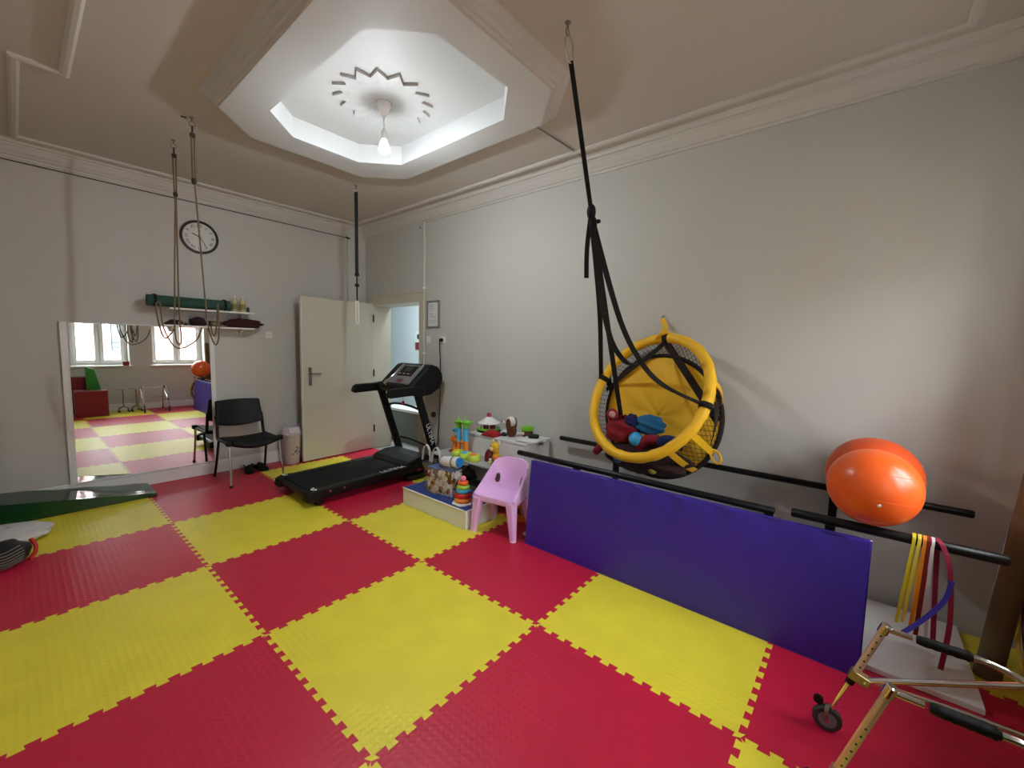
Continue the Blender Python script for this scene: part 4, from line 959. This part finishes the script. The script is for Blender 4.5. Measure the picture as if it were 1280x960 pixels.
# ================================================================== PARALLEL BARS AND PURPLE MAT
t = thing('parallel_bars', 'black parallel walking bars on a white floor board along the wall', 'parallel bars', (2.15, -1.5, 0))
PZ = 0.032
MB().bb(1.80, 2.515, -2.765, -0.27, 0.001, PZ-0.004).build('platform', m_white, t, smooth=False, bevel=0.003)
RF, RN, RZ0 = 2.455, 1.845, 0.672
def rail(x, ya, yb, z, r=0.021):
    b = MB(); b.tube([(x, ya, z), (x, ya-0.006, z), (x, yb+0.006, z), (x, yb, z)], [r*0.8, r, r, r*0.8], 16)
    return b.build('rail', m_blackmetal, t)
rail(RF, -0.17, -2.77, 0.682); rail(RN, -0.165, -1.955, 0.655); rail(RN, -2.03, -2.785, 0.672, 0.023)
def post(x, y, z, w=0.042):
    p = MB().bb(x-w/2, x+w/2, y-w/2, y+w/2, PZ-0.004, z).build('post', m_blackmetal, t, smooth=False, bevel=0.004)
    MB().bb(x-0.05, x+0.05, y-0.05, y+0.05, PZ-0.004, PZ+0.004).build('foot_plate', m_blackmetal, p, smooth=False)
for y in (-0.735, -2.185): post(RF, y, 0.665)
for y, z in ((-0.716, 0.64), (-1.93, 0.64), (-2.195, 0.655)): post(RN, y, z)

# purple gym mat leaning on the near bar
t = thing('gym_mat', 'long purple vinyl gym mat standing on edge against the bars', 'mat', (1.735, -1.36, 0))
mb0, mb1 = Vector((1.705, 0, 0.002)), Vector((1.762, 0, 0.642)); ml_ = (mb1-mb0); nrm = Vector((ml_.z, 0, -ml_.x)).normalized()
def mface(side):
    def fn(u, v):
        y = -0.365-(2.355-0.365)*u; p = mb0+ml_*v
        bul = 0.008*math.sin(pi*u)**0.3*math.sin(pi*v)**0.3*(1 if side else -1)
        w = (0.006*math.sin(46*u+3*v)+0.004*math.sin(97*u))*max(0, (v-0.78)/0.22)*(1 if u > 0.3 else 0.25) if not side else 0
        q = p+nrm*(0.045 if side else 0.0)+nrm*(bul+w); q.y = y; return q
    return fn
b = MB(); NU, NV = 120, 24
f0 = MB().grid(mface(0), NU, NV); f1 = MB().grid(mface(1), NU, NV)
b.add(f0.v, f0.f); o1 = len(b.v); b.add(f1.v, f1.f)
w_ = NU+1
edge = [k for k in range(NU)]+[NU+j*w_ for j in range(NV)]+[NV*w_+k for k in range(NU, 0, -1)]+[j*w_ for j in range(NV, 0, -1)]
n_ = len(edge); b.f += [(edge[k], edge[(k+1) % n_], o1+edge[(k+1) % n_], o1+edge[k]) for k in range(n_)]
b.build('cover', m_purple, t, bevel=0.006)
pts = []
for u, v in ((0, 1), (1, 1), (1, 0), (0, 0)):
    q = mb0+ml_*v+nrm*0.001; q.y = -0.365-(2.355-0.365)*u; pts.append(q)
MB().tube(pts, 0.003, 6, closed=True).build('seam_piping', m_purple, t)
tag(MB().box((1.775, -2.352, 0.641), (0.012, 0.008, 0.006)).build('tag', m_white, t, smooth=False), None)

# ================================================================== YELLOW BASKET SWING ON THE WALL HOOK
RCN = Vector((2.2, -1.064, 1.177)); az, el = -0.287, 0.466
def cframe(az, el):
    n = Vector((-math.cos(el)*math.cos(az), -math.cos(el)*math.sin(az), math.sin(el)))
    a = Vector((0, 0, 1)).cross(n).normalized(); return n, a, n.cross(a)
rn, ra, rb = cframe(az, el)
RR, RTB = 0.475, 0.037
def ringp(deg, r=RR, off=0.0): a = math.radians(deg); return RCN+ra*r*math.cos(a)+rb*r*math.sin(a)+rn*off
DCN = Vector((2.385, -1.10, 1.01)); dn, da, db = cframe(-0.12, 0.10); DR = 0.455
def discp(deg, r=DR, off=0.0): a = math.radians(deg); return DCN+da*r*math.cos(a)+db*r*math.sin(a)+dn*off
t = thing('basket_swing', 'yellow ring-shaped net basket swing hanging by black straps on the wall', 'swing', (2.5, -1.04, 1.76))
rg = [ringp(360*k/72) for k in range(72)]
MB().tube(rg, [RTB*(1+0.05*math.sin(k*1.9)+0.04*math.sin(k*3.7)) for k in range(72)], 14, closed=True).build('padded_ring', m_swing, t)
b = MB(); b.grid(lambda u, v: discp(360*u, DR*(1-v)+0.002, -0.006*math.sin(9*2*pi*u)*v*(1-v)*4*0.5+0.02*math.sin(pi*v)), 56, 12, cu=True); b.build('seat_pad', m_swingpad, t, solid=0.02)
b = MB(); b.tube([discp(360*k/60, DR+0.004) for k in range(60)], 0.018, 10, closed=True); b.build('pad_rim', mat('dark_brown_webbing', (34, 20, 18), 0.9), t)
# net between ring and pad: crossing diagonals
b = MB(); NN = 84
def netp(deg, v):
    p, q = ringp(deg, RR, -0.02), discp(deg, DR+0.006, 0.0); s_ = math.sin(pi*v)
    c = p.lerp(q, v); c += (c-RCN.lerp(DCN, v)).normalized()*0.02*s_; return c
for k in range(NN):
    for dr in (-1, 1):
        b.tube([netp(360*(k+dr*v*4)/NN, v) for v in (0, 0.25, 0.5, 0.75, 1)], 0.0017, 4, caps=False)
o = b.build('net', mat('dark_net_cord', (26, 22, 24), 0.9), t, smooth=False); o['kind'] = 'stuff'
for deg, m_ in ((255, m_swing), (312, m_swing), (334, m_swing), (20, m_swing), (160, m_blackfab)):
    MB().strap([netp(deg, v)+(netp(deg, v)-RCN).normalized()*0.012 for v in (0, 0.2, 0.4, 0.6, 0.8, 1)], 0.045, 0.005, ra*math.sin(math.radians(deg))-rb*math.cos(math.radians(deg))).build('side_strap', m_, t)
# loop on the wall hook
HK = Vector((2.525, -1.04, 1.755))
b = MB(); b.strap(smooth_path([ringp(93, RR+0.02), ringp(92, RR+0.05).lerp(HK, 0.5), HK+Vector((-0.02, 0, 0.0))], 5), 0.035, 0.006, (0, 1, 0)); b.build('hanging_loop', m_swing, t)
b = MB(); b.lathe([(0.07, 0.0), (0.05, 0.03), (0.03, 0.07), (0.016, 0.10)], ringp(92, RR-0.005), 16, HK-ringp(92, RR-0.005)); b.build('loop_gather', m_swing, t)
b = MB(); b.tube([discp(-25, DR+0.045+0.04*math.cos(a))+Vector((-0.05, 0, 0))+Vector((0, 0, 1))*0.04*math.sin(a) for a in [2*pi*k/16 for k in range(16)]], 0.008, 8, closed=True); b.build('side_loop', m_swing, t)
# black straps inside
b = MB(); TOP = ringp(90, RR-0.03)
b.strap([TOP, netp(168, 0.6)], 0.03, 0.004, ra); b.build('inner_strap', MATS['dark_brown_webbing'], t)
b = MB(); b.strap([TOP, netp(-4, 0.55)], 0.055, 0.004, ra); b.build('inner_strap', MATS['dark_brown_webbing'], t)
b = MB(); b.strap(smooth_path([netp(8, 0.3), netp(-8, 0.5), netp(-25, 0.75)], 5), 0.05, 0.004, rb); b.build('inner_strap', MATS['dark_brown_webbing'], t)
for deg in (168, -2, 90):
    p = ringp(deg); d = (ringp(deg+3)-ringp(deg-3)).normalized()
    MB().lathe([(RTB+0.004, -0.02), (RTB+0.004, 0.02)], p, 16, d, close=False).build('ring_wrap', m_blackfab, t, solid=0.004)
# suspension: ceiling hook, carabiner, long strap, knot, four straps
SHK = Vector((1.111, -1.009, ZC)); NODE = Vector((1.40, -1.015, 2.285))
b = MB(); hook_ring(b, SHK.x, SHK.y, SHK.z, 0.016); b.build('ceiling_hook', m_steel, t)
b = MB(); b.tube(smooth_path([SHK+Vector((0, 0, -0.05)), SHK+Vector((0.03, -0.012, -0.09)), SHK+Vector((0.05, -0.004, -0.15)), SHK+Vector((0.036, 0.0, -0.175)), SHK+Vector((0.02, 0.01, -0.15)), SHK+Vector((0.0, 0.014, -0.09))], 4, True), 0.005, 8, closed=True); b.build('carabiner', m_chrome, t)
b = MB(); b.strap([SHK+Vector((0.036, 0.0, -0.165)), NODE], 0.024, 0.012, (0.6, -0.8, 0)); b.build('long_strap', m_blackfab, t)
b = MB(); b.ball(NODE+Vector((0, 0, 0.0)), 0.026, 14, 10, (1, 1, 1.7)); b.ball(NODE+Vector((0.01, -0.005, -0.07)), 0.03, 14, 10, (0.8, 0.9, 1.7)); b.ball(NODE+Vector((0.03, -0.03, -0.05)), 0.012, 10, 8, (1.5, 1.2, 1)); b.build('knot', m_blackfab, t)
b = MB(); b.strap(smooth_path([NODE, NODE+Vector((-0.012, 0.012, -0.2)), NODE+Vector((-0.01, 0.01, -0.37))], 4), 0.026, 0.005, (0.6, -0.8, 0)); b.build('strap_tail', m_blackfab, t)
S = (0.6, -0.8, 0)
def hang(name, pts, w=0.034): MB().strap(smooth_path([NODE+Vector((0.01, 0, -0.04))]+pts, 8), w, 0.005, S).build(name, m_blackfab, t)
L_ = ringp(168, RR+RTB); hang('strap', [NODE.lerp(L_, 0.5)+Vector((0, -0.02, 0)), L_])
A_ = discp(215, DR*0.62, 0.10); hang('strap', [NODE.lerp(A_, 0.5), A_])
hang('strap', [Vector((1.70, -0.976, 1.696)), Vector((1.90, -0.991, 1.465)), Vector((2.10, -1.033, 1.409)), TOP])
hang('strap', [Vector((1.75, -1.052, 1.697)), Vector((1.98, -1.119, 1.414)), Vector((2.06, -1.244, 1.272)), ringp(-2, RR-0.02, RTB)])
# the wall hook and the toys inside
t = thing('wall_hook', 'small steel hook in the wall above the yellow swing', 'hook', (XB, -1.04, 1.77))
b = MB(); b.tube(smooth_path([(XB, -1.04, 1.775), (XB-0.03, -1.04, 1.775), (XB-0.038, -1.04, 1.765), (XB-0.035, -1.04, 1.75), (XB-0.03, -1.04, 1.78)], 4), 0.003, 8); b.build('hook', m_steel, t)
MB().lathe([(0.009, 0), (0.007, 0.004)], (XB, -1.04, 1.775), 12, (-1, 0, 0)).build('base', m_steel, t)
mrc, mbc, mnv = mat('dark_red_cloth', (130, 16, 34), 0.9, bump=0.4, bscale=40), mat('teal_cloth', (24, 96, 140), 0.9, bump=0.3, bscale=40), mat('navy_cloth', (22, 30, 86), 0.9)
t = thing('rag_doll', 'rag doll in dark red and blue slumped inside the yellow swing', 'doll', (2.22, -0.98, 0.78))
lump((2.19, -0.90, 0.90), (0.08, 0.14, 0.10), 31, amp=0.25, flat=False).build('body', mrc, t)
lump((2.17, -1.12, 0.97), (0.05, 0.11, 0.075), 33, amp=0.2, flat=False).build('dress', mbc, t)
lump((2.16, -0.985, 0.985), (0.045, 0.05, 0.05), 35, amp=0.2, flat=False).build('sleeve', mnv, t)
MB().ball((2.15, -0.83, 1.015), 0.045, 16, 10).build('hood', mrc, t); MB().ball((2.118, -0.845, 1.02), 0.026, 14, 8).build('face', mat('doll_face', (190, 140, 130), 0.6), t)
MB().tube(smooth_path([(2.13, -1.06, 0.80), (2.12, -1.12, 0.87), (2.13, -1.2, 0.88)], 5), 0.036, 10).build('arm', mrc, t)
MB().tube(smooth_path([(2.13, -1.2, 0.86), (2.14, -1.27, 0.88), (2.17, -1.36, 0.86)], 5), 0.042, 10).build('leg', mnv, t)
tag(MB().ball((2.12, -1.04, 0.862), 0.052, 22, 14).build('play_ball', mat('sky_blue_plastic', (60, 165, 220), 0.35)), 'sky-blue plastic ball among the toys in the yellow swing', 'ball')
for k, (y, z, cc, nm, dx) in enumerate([(-0.93, 0.72, (40, 90, 170), 'blue plastic ball low in the net, left one', 0.0), (-1.06, 0.69, (60, 120, 200), 'blue plastic ball low in the middle of the net', 0.04), (-1.18, 0.68, (190, 170, 50), 'yellow plastic ball low in the net, beside the strap', 0.03), (-1.30, 0.78, (40, 80, 180), 'blue plastic ball low in the net, right one', 0.06), (-0.83, 0.79, (200, 170, 40), 'yellow plastic ball poking through the net on the left', 0.02)]):
    tag(MB().ball((2.075+dx*1.2, y, z-0.01), 0.036, 16, 10).build('play_ball', mat('ball_paint_%d' % k, cc, 0.4)), nm, 'ball', 'plastic balls in the swing net')
tag(lump((2.19, -1.09, 0.715), (0.125, 0.33, 0.11), 41, amp=0.1, flat=False).build('dark_blanket', mat('maroon_blanket', (44, 14, 16), 0.95)), 'dark maroon blanket at the bottom of the yellow swing', 'blanket')
tag(MB().tube(smooth_path([(2.09, -0.80, 0.79), (2.07, -0.77, 0.75), (2.08, -0.74, 0.72)], 5), [0.03]*10+[0.02], 10).build('red_sleeve', mrc), 'dark red cloth end poking out of the swing net above the bar', 'cloth')

# ================================================================== ORANGE BALLS
def gym_ball(label, c, r, m_, plug):
    t = thing('exercise_ball', label, 'ball', (c[0], c[1], c[2]-r), group='orange exercise balls on the bars')
    MB().ball(c, r, 56, 36).build('skin', m_, t)
    d = Vector(plug).normalized(); MB().lathe([(0.008, 0), (0.006, 0.003)], Vector(c)+d*(r-0.001), 12, d).build('valve_plug', m_white, t)
    for k in (-1, 1):
        b = MB(); n2 = Vector((0.25, 0.0, 1)).normalized(); off = 0.06*k
        x_, y_ = basis(n2); rr = math.sqrt(r*r-off*off)
        b.tube([Vector(c)+n2*off+(x_*math.cos(a)+y_*math.sin(a))*rr for a in [2*pi*q/64 for q in range(64)]], 0.0012, 5, closed=True); b.build('moulded_ridge', m_, t)
C1 = (1.872, -2.342, 0.876); gym_ball('bright orange exercise ball resting on the near black bar', C1, 0.181, m_orange, (-1, -0.12, -0.22))
gym_ball('duller orange exercise ball squeezed behind the first against the wall', (2.28, -2.35, 0.838), 0.213, m_orange2, (0, -1, 0.5))

# ================================================================== RESISTANCE BANDS OVER THE NEAR BAR
bz = 0.672+0.025
def band(label, y, m_, ya, za, yb, zb, w=0.012, xo=0.0, mid=None):
    a = [(RN-0.02, ya, za), (RN-0.028, (y+ya)/2, (bz+za)/2), (RN-0.026, y+0.001, bz-0.03), (RN-0.012, y, bz-0.002), (RN, y, bz+0.004), (RN+0.015, y, bz-0.004), (RN+0.028, y-0.002, bz-0.03), (RN+0.035, (y+yb)/2, (bz+zb)/2), (RN+0.04, yb, zb)]
    if mid: a = mid+a[3:]
    t = tag(MB().strap(smooth_path(a, 6), w, 0.004, (0, 1, 0)).build('resistance_band', m_), label, 'band', 'bands over the bar'); return t
band('bright yellow exercise band over the bar, leftmost', -2.497, mat('band_yellow', (214, 196, 30), 0.5), -2.468, 0.27, -2.50, 0.30)
band('pale yellow exercise band over the bar, second from the left', -2.515, mat('band_pale_yellow', (226, 204, 70), 0.5), -2.487, 0.28, -2.53, 0.27)
band('orange exercise band over the bar beside the yellow ones', -2.532, mat('band_orange', (226, 140, 30), 0.5), -2.515, 0.27, -2.54, 0.31)
band('dark red exercise band over the bar beside the white one', -2.546, mat('band_red', (120, 20, 20), 0.5), -2.535, 0.24, -2.555, 0.3, 0.016)
band('white exercise band over the bar', -2.558, mat('band_white', (214, 208, 212), 0.5), -2.55, 0.33, -2.575, 0.22)
band('crimson exercise band arching widest over the bar, reaching the floor board', -2.575, mat('band_crimson', (140, 24, 56), 0.5), -2.63, 0.23, -2.60, 0.2, 0.018, mid=[(RN-0.02, -2.625, 0.12), (RN-0.05, -2.632, 0.35), (RN-0.055, -2.615, 0.58), (RN-0.03, -2.59, bz-0.02)])
tag(MB().strap(smooth_path([(RN-0.062, -2.622, 0.55), (RN-0.075, -2.608, 0.47), (RN-0.095, -2.57, 0.40), (RN-0.125, -2.52, 0.335), (RN-0.15, -2.475, 0.285)], 6), 0.018, 0.005, (0.3, 0.5, 0.8)).build('resistance_band', mat('band_blue', (44, 32, 140), 0.5)), 'blue-violet exercise band curving forward from the crimson one', 'band', 'bands over the bar')

# ================================================================== CHROME WALKER
t = thing('child_walker', 'chrome wheeled walking frame with black foam grips in the near corner', 'walker', (1.08, -2.5, 0))
def side(X, gold):
    sg = 1 if X > 1.1 else -1
    A, B = Vector((X+0.012*sg, -2.268, 0.10)), Vector((X, -2.393, 0.502))
    d = (B-A).normalized()
    K = A+d*(0.17 if sg > 0 else 0.05)
    MB().tube([A, K], 0.0085, 12).build('inner_leg', m_chrome, t)
    lg = MB().tube([K-d*0.01, B], 0.0125, 14).build('outer_leg', m_gold if gold else mat('scuffed_tube', (222, 212, 204), 0.4, metal=0.85), t)
    for k in range(7): MB().lathe([(0.0038, 0), (0.003, 0.001)], K+d*(0.03+0.032*k)+Vector((-0.0122, 0, 0)), 8, (-1, 0, 0)).build('adjust_hole', m_dark, lg)
    MB().box(K+d*0.012+Vector((0, -0.016, 0)), (0.034, 0.062, 0.036), RX(0.3)).build('clamp', m_brass, t, smooth=False, bevel=0.003)
    MB().lathe([(0.0145, -0.012), (0.0145, 0.012)], K-d*0.015, 14, d).build('collar', m_black, t)
    MB().lathe([(0.005, 0), (0.004, 0.003)], K+d*0.008+Vector((-0.017, -0.032, 0)), 8, (-1, 0, 0)).build('rivet', m_chrome, t)
    # caster
    wc = Vector((A.x, A.y+0.014, 0.05))
    w = MB().lathe([(0.03, -0.014), (0.046, -0.013), (0.0495, -0.007), (0.0495, 0.007), (0.046, 0.013), (0.03, 0.014)], wc, 30, (1, 0.15, 0)).build('caster_wheel', mat('grey_tyre', (54, 52, 54), 0.6), t)
    MB().lathe([(0.0305, -0.0155), (0.0305, 0.0155)], wc, 22, (1, 0.15, 0)).build('hub', m_grey, w)
    MB().lathe([(0.008, -0.019), (0.008, 0.019)], wc, 12, (1, 0.15, 0)).build('axle', m_chrome, w)
    MB().strap(smooth_path([wc+Vector((-0.021, 0, 0)), wc+Vector((-0.021, 0.004, 0.04)), wc+Vector((0, 0.0, 0.058)), wc+Vector((0.021, 0.004, 0.04)), wc+Vector((0.021, 0, 0))], 4), 0.014, 0.003, (0, 1, 0)).build('fork', m_steel, t)
    MB().lathe([(0.017, 0), (0.017, 0.014)], wc+Vector((-0.007, 0.032, 0.062)), 16, (1, 0, 0)).build('brake_lever', m_black, t)
    # top fitting and grip
    MB().lathe([(0.0165, -0.018), (0.0165, 0.016), (0.012, 0.02)], B, 16, d).build('top_fitting', m_chrome, t)
    G0, G1 = B+Vector((0, -0.085, 0.0)), B+Vector((0.0, -0.222, 0.002))
    MB().tube([B, G0+Vector((0, 0.01, 0))], 0.0095, 12).build('handle_tube', m_chrome, t)
    gl = [G0.lerp(G1, k/14) for k in range(15)]
    MB().tube(gl, [0.017*(0.75 if k in (0, 14) else 1)*(1+0.07*math.cos(2.4*k)) for k in range(15)], 14).build('foam_grip', m_black, t)
    J = Vector((X-0.0*sg, -2.74, 0.468)); RL = Vector((X+0.015*sg, -2.90, 0.02))
    MB().tube(smooth_path([G1+Vector((0, 0.01, 0)), Vector((X, -2.66, 0.502)), J, Vector((X+0.005*sg, -2.80, 0.33)), RL], 6), 0.0105, 12).build('rear_tube', m_chrome, t)
    MB().lathe([(0.016, 0.0005), (0.016, 0.03), (0.013, 0.035)], (RL.x, RL.y, 0), 14).build('rubber_foot', m_black, t)
    MB().tube([K+d*0.012+Vector((0, -0.04, 0)), J+Vector((0, 0.01, 0.0))], 0.0105, 12).build('brace', m_chrome, t)
    return K, J
K1, J1 = side(1.262, False); K2, J2 = side(0.888, True)
MB().tube([K1+Vector((0.02, -0.05, 0.0)), Vector((1.28, -2.62, 0.29)), Vector((1.27, -2.83, 0.30))], 0.008, 10).build('brace', m_chrome, t)
MB().tube([Vector((1.268, -2.83, 0.26)), Vector((0.882, -2.83, 0.26))], 0.0105, 12).build('cross_bar', m_chrome, t)
MB().tube([J1, J2], 0.0105, 12).build('cross_bar', m_chrome, t)

# brown pole and crutch
t = thing('brown_tube', 'thick round brown tube leaning at the end of the black bars', 'tube', (2.13, -2.825, 0))
P0, P1 = Vector((2.13, -2.822, 0.03)), Vector((2.13, -2.93, 1.45)); ax_ = (P1-P0).normalized()
MB().lathe([(0.044, 0), (0.046, 0.01), (0.046, 1.41), (0.042, 1.42)], P0, 32, ax_).build('shaft', m_brown, t)
MB().lathe([(0.034, 1.40), (0.034, 1.4225)], P0, 24, ax_).build('core', m_dark, t)
P0.z = 0.0
MB().lathe([(0.0475, 0.004), (0.0475, 0.05), (0.0465, 0.055)], (2.13, -2.82, 0), 28, (0, -0.05, 1)).build('end_cap', m_brown, t)
t = thing('crutch', 'chrome crutch tubes leaning beside the brown tube', 'crutch', (2.33, -2.9, 0))
for k, dx in enumerate((0.0, 0.06)):
    MB().tube([(2.30+dx, -2.88, 0.01), (2.30+dx, -2.85, 0.25), (2.30+dx, -2.88, 0.7)], 0.011, 10).build('tube', m_chrome, t)
MB().tube([(2.28, -2.867, 0.5), (2.38, -2.867, 0.5)], 0.014, 10).build('grip', m_black, t)

# ================================================================== LEFT CORNER: ramp, bags
t = thing('foam_ramp', 'shiny dark green vinyl wedge ramp lying in front of the mirror', 'ramp', (-0.5, 3.07, 0))
def rampz(x): return 0.03+0.145*(0.05-x)/0.96
b = MB(); N_ = 24
pts = [(0.055-1.21*k/N_) for k in range(N_+1)]
poly = [(0.055, 0.002)]+[(x, rampz(x)+0.004*math.sin(k*0.9)) for k, x in enumerate(pts)]+[(-1.155, 0.002)]
b.prism(poly, 2.86, 3.285, 1); b.build('cover', m_green, t, bevel=0.006)
MB().tube([(x, 2.859, rampz(x)) for x in pts], 0.004, 6).build('seam', m_green, t)
tag(lump((-0.86, 2.46, 0.045), (0.22, 0.22, 0.055), 51, amp=0.12).build('white_pillow', mat('white_cotton', (205, 200, 198), 0.9, bump=0.2, bscale=20)), 'flat white cloth cushion on the floor in front of the green ramp', 'cushion')
t = thing('net_bag', 'black striped net bag with a red edge on the floor by the cushion', 'bag', (-0.87, 2.0, 0))
lump((-0.885, 2.0, 0.068), (0.135, 0.14, 0.08), 53, amp=0.08).build('bag', mat('black_netting', (14, 13, 14), 0.6), t)
b = MB()
for k in range(7):
    z = 0.02+0.017*k
    pts = []
    for q in range(9):
        a = math.radians(-150+13*q); rr = 0.145*math.sqrt(max(0.15, 1-((z-0.068)/0.098)**2)); pts.append((-0.885+rr*math.cos(a), 2.0+rr*1.03*math.sin(a), z+0.01*math.sin(q)))
    b.tube(smooth_path(pts, 3), 0.003, 5)
b.build('pale_stripes', mat('pale_stripe', (130, 125, 110), 0.6), t)['kind'] = 'stuff'
MB().tube(smooth_path([(-0.755, 2.07, 0.11), (-0.735, 2.04, 0.07), (-0.74, 2.0, 0.03), (-0.77, 1.95, 0.012)], 5), 0.012, 8).build('red_edge', mat('red_trim', (190, 24, 30), 0.5), t)

# ================================================================== WHAT ONLY THE MIRROR SHOWS, behind the camera
m_rv = mat('red_vinyl', (130, 22, 34), 0.4)
def cube(label, x0, x1, y0, y1, z0, z1):
    t = thing('foam_cube', label, 'foam block', ((x0+x1)/2, (y0+y1)/2, z0), group='red foam cubes')
    MB().bb(x0, x1, y0, y1, z0+0.002, z1).build('cover', m_rv, t, smooth=False, bevel=0.012)
    MB().tube([(x0, y1, z1-0.003), (x1, y1, z1-0.003)], 0.004, 6).build('seam', m_rv, t)
cube('red foam cube in front, seen at the left of the mirror', -0.09, 0.36, -2.72, -2.30, 0.0, 0.50)
cube('taller red foam block behind the cube, seen in the mirror', -0.10, 0.10, -2.97, -2.75, 0.0, 0.74)
t = thing('foam_wedge', 'bright green foam wedge standing on the red cube, seen in the mirror', 'foam block', (0.19, -2.6, 0.50))
MB().prism([(0.10, 0.503), (0.29, 0.503), (0.21, 0.90), (0.09, 0.95)], -2.72, -2.57, 1).build('cover', mat('bright_green_vinyl', (36, 130, 40), 0.4), t, smooth=False, bevel=0.008)
for k, x in enumerate((0.62, 0.82)):
    t = thing('quad_cane', ['dark four-footed walking cane left of the chrome walker in the mirror', 'dark four-footed walking cane nearest the chrome walker in the mirror'][k], 'cane', (x, -2.72, 0), group='walking canes under the window')
    MB().tube(smooth_path([(x, -2.72, 0.10), (x, -2.72, 0.40), (x, -2.72, 0.46), (x-0.05, -2.72, 0.475), (x-0.12, -2.72, 0.47)], 5), 0.011, 10).build('shaft', m_steel, t)
    for sx in (-1, 1):
        for sy in (-1, 1):
            lg = MB().tube([(x, -2.72, 0.12), (x+0.07*sx, -2.72+0.07*sy, 0.08), (x+0.075*sx, -2.72+0.075*sy, 0.01)], 0.008, 8).build('leg', m_steel, t)
            MB().lathe([(0.014, 0.0005), (0.014, 0.025), (0.01, 0.03)], (x+0.075*sx, -2.72+0.075*sy, 0), 12).build('rubber_tip', m_black, lg)
t = thing('sill_box', 'small red box on the window sill seen in the mirror', 'box', (0.72, -2.94, WZ0))
MB().bb(0.67, 0.77, -2.97, -2.91, WZ0+0.001, WZ0+0.075).build('body', m_rv, t, smooth=False, bevel=0.004)
MB().bb(0.665, 0.775, -2.975, -2.905, WZ0+0.06, WZ0+0.08).build('lid', m_rv, t, smooth=False, bevel=0.003)

for k, (nm, cc) in enumerate((('yellow', (214, 176, 50)), ('dark red', (110, 24, 36)))):
    b = MB(); b.tube([(2.10+0.02*k+(0.31-0.012*k)*math.cos(a), YN+0.033+0.024*(1-k), 0.33+(0.31-0.012*k)*math.sin(a)) for a in [2*pi*q/64 for q in range(64)]], 0.0105, 8, closed=True)
    tag(b.build('hula_hoop', mat('hoop_%d' % k, cc, 0.4)), '%s hula hoop leaning under the window, seen in the mirror' % nm, 'hoop', 'hula hoops under the window')
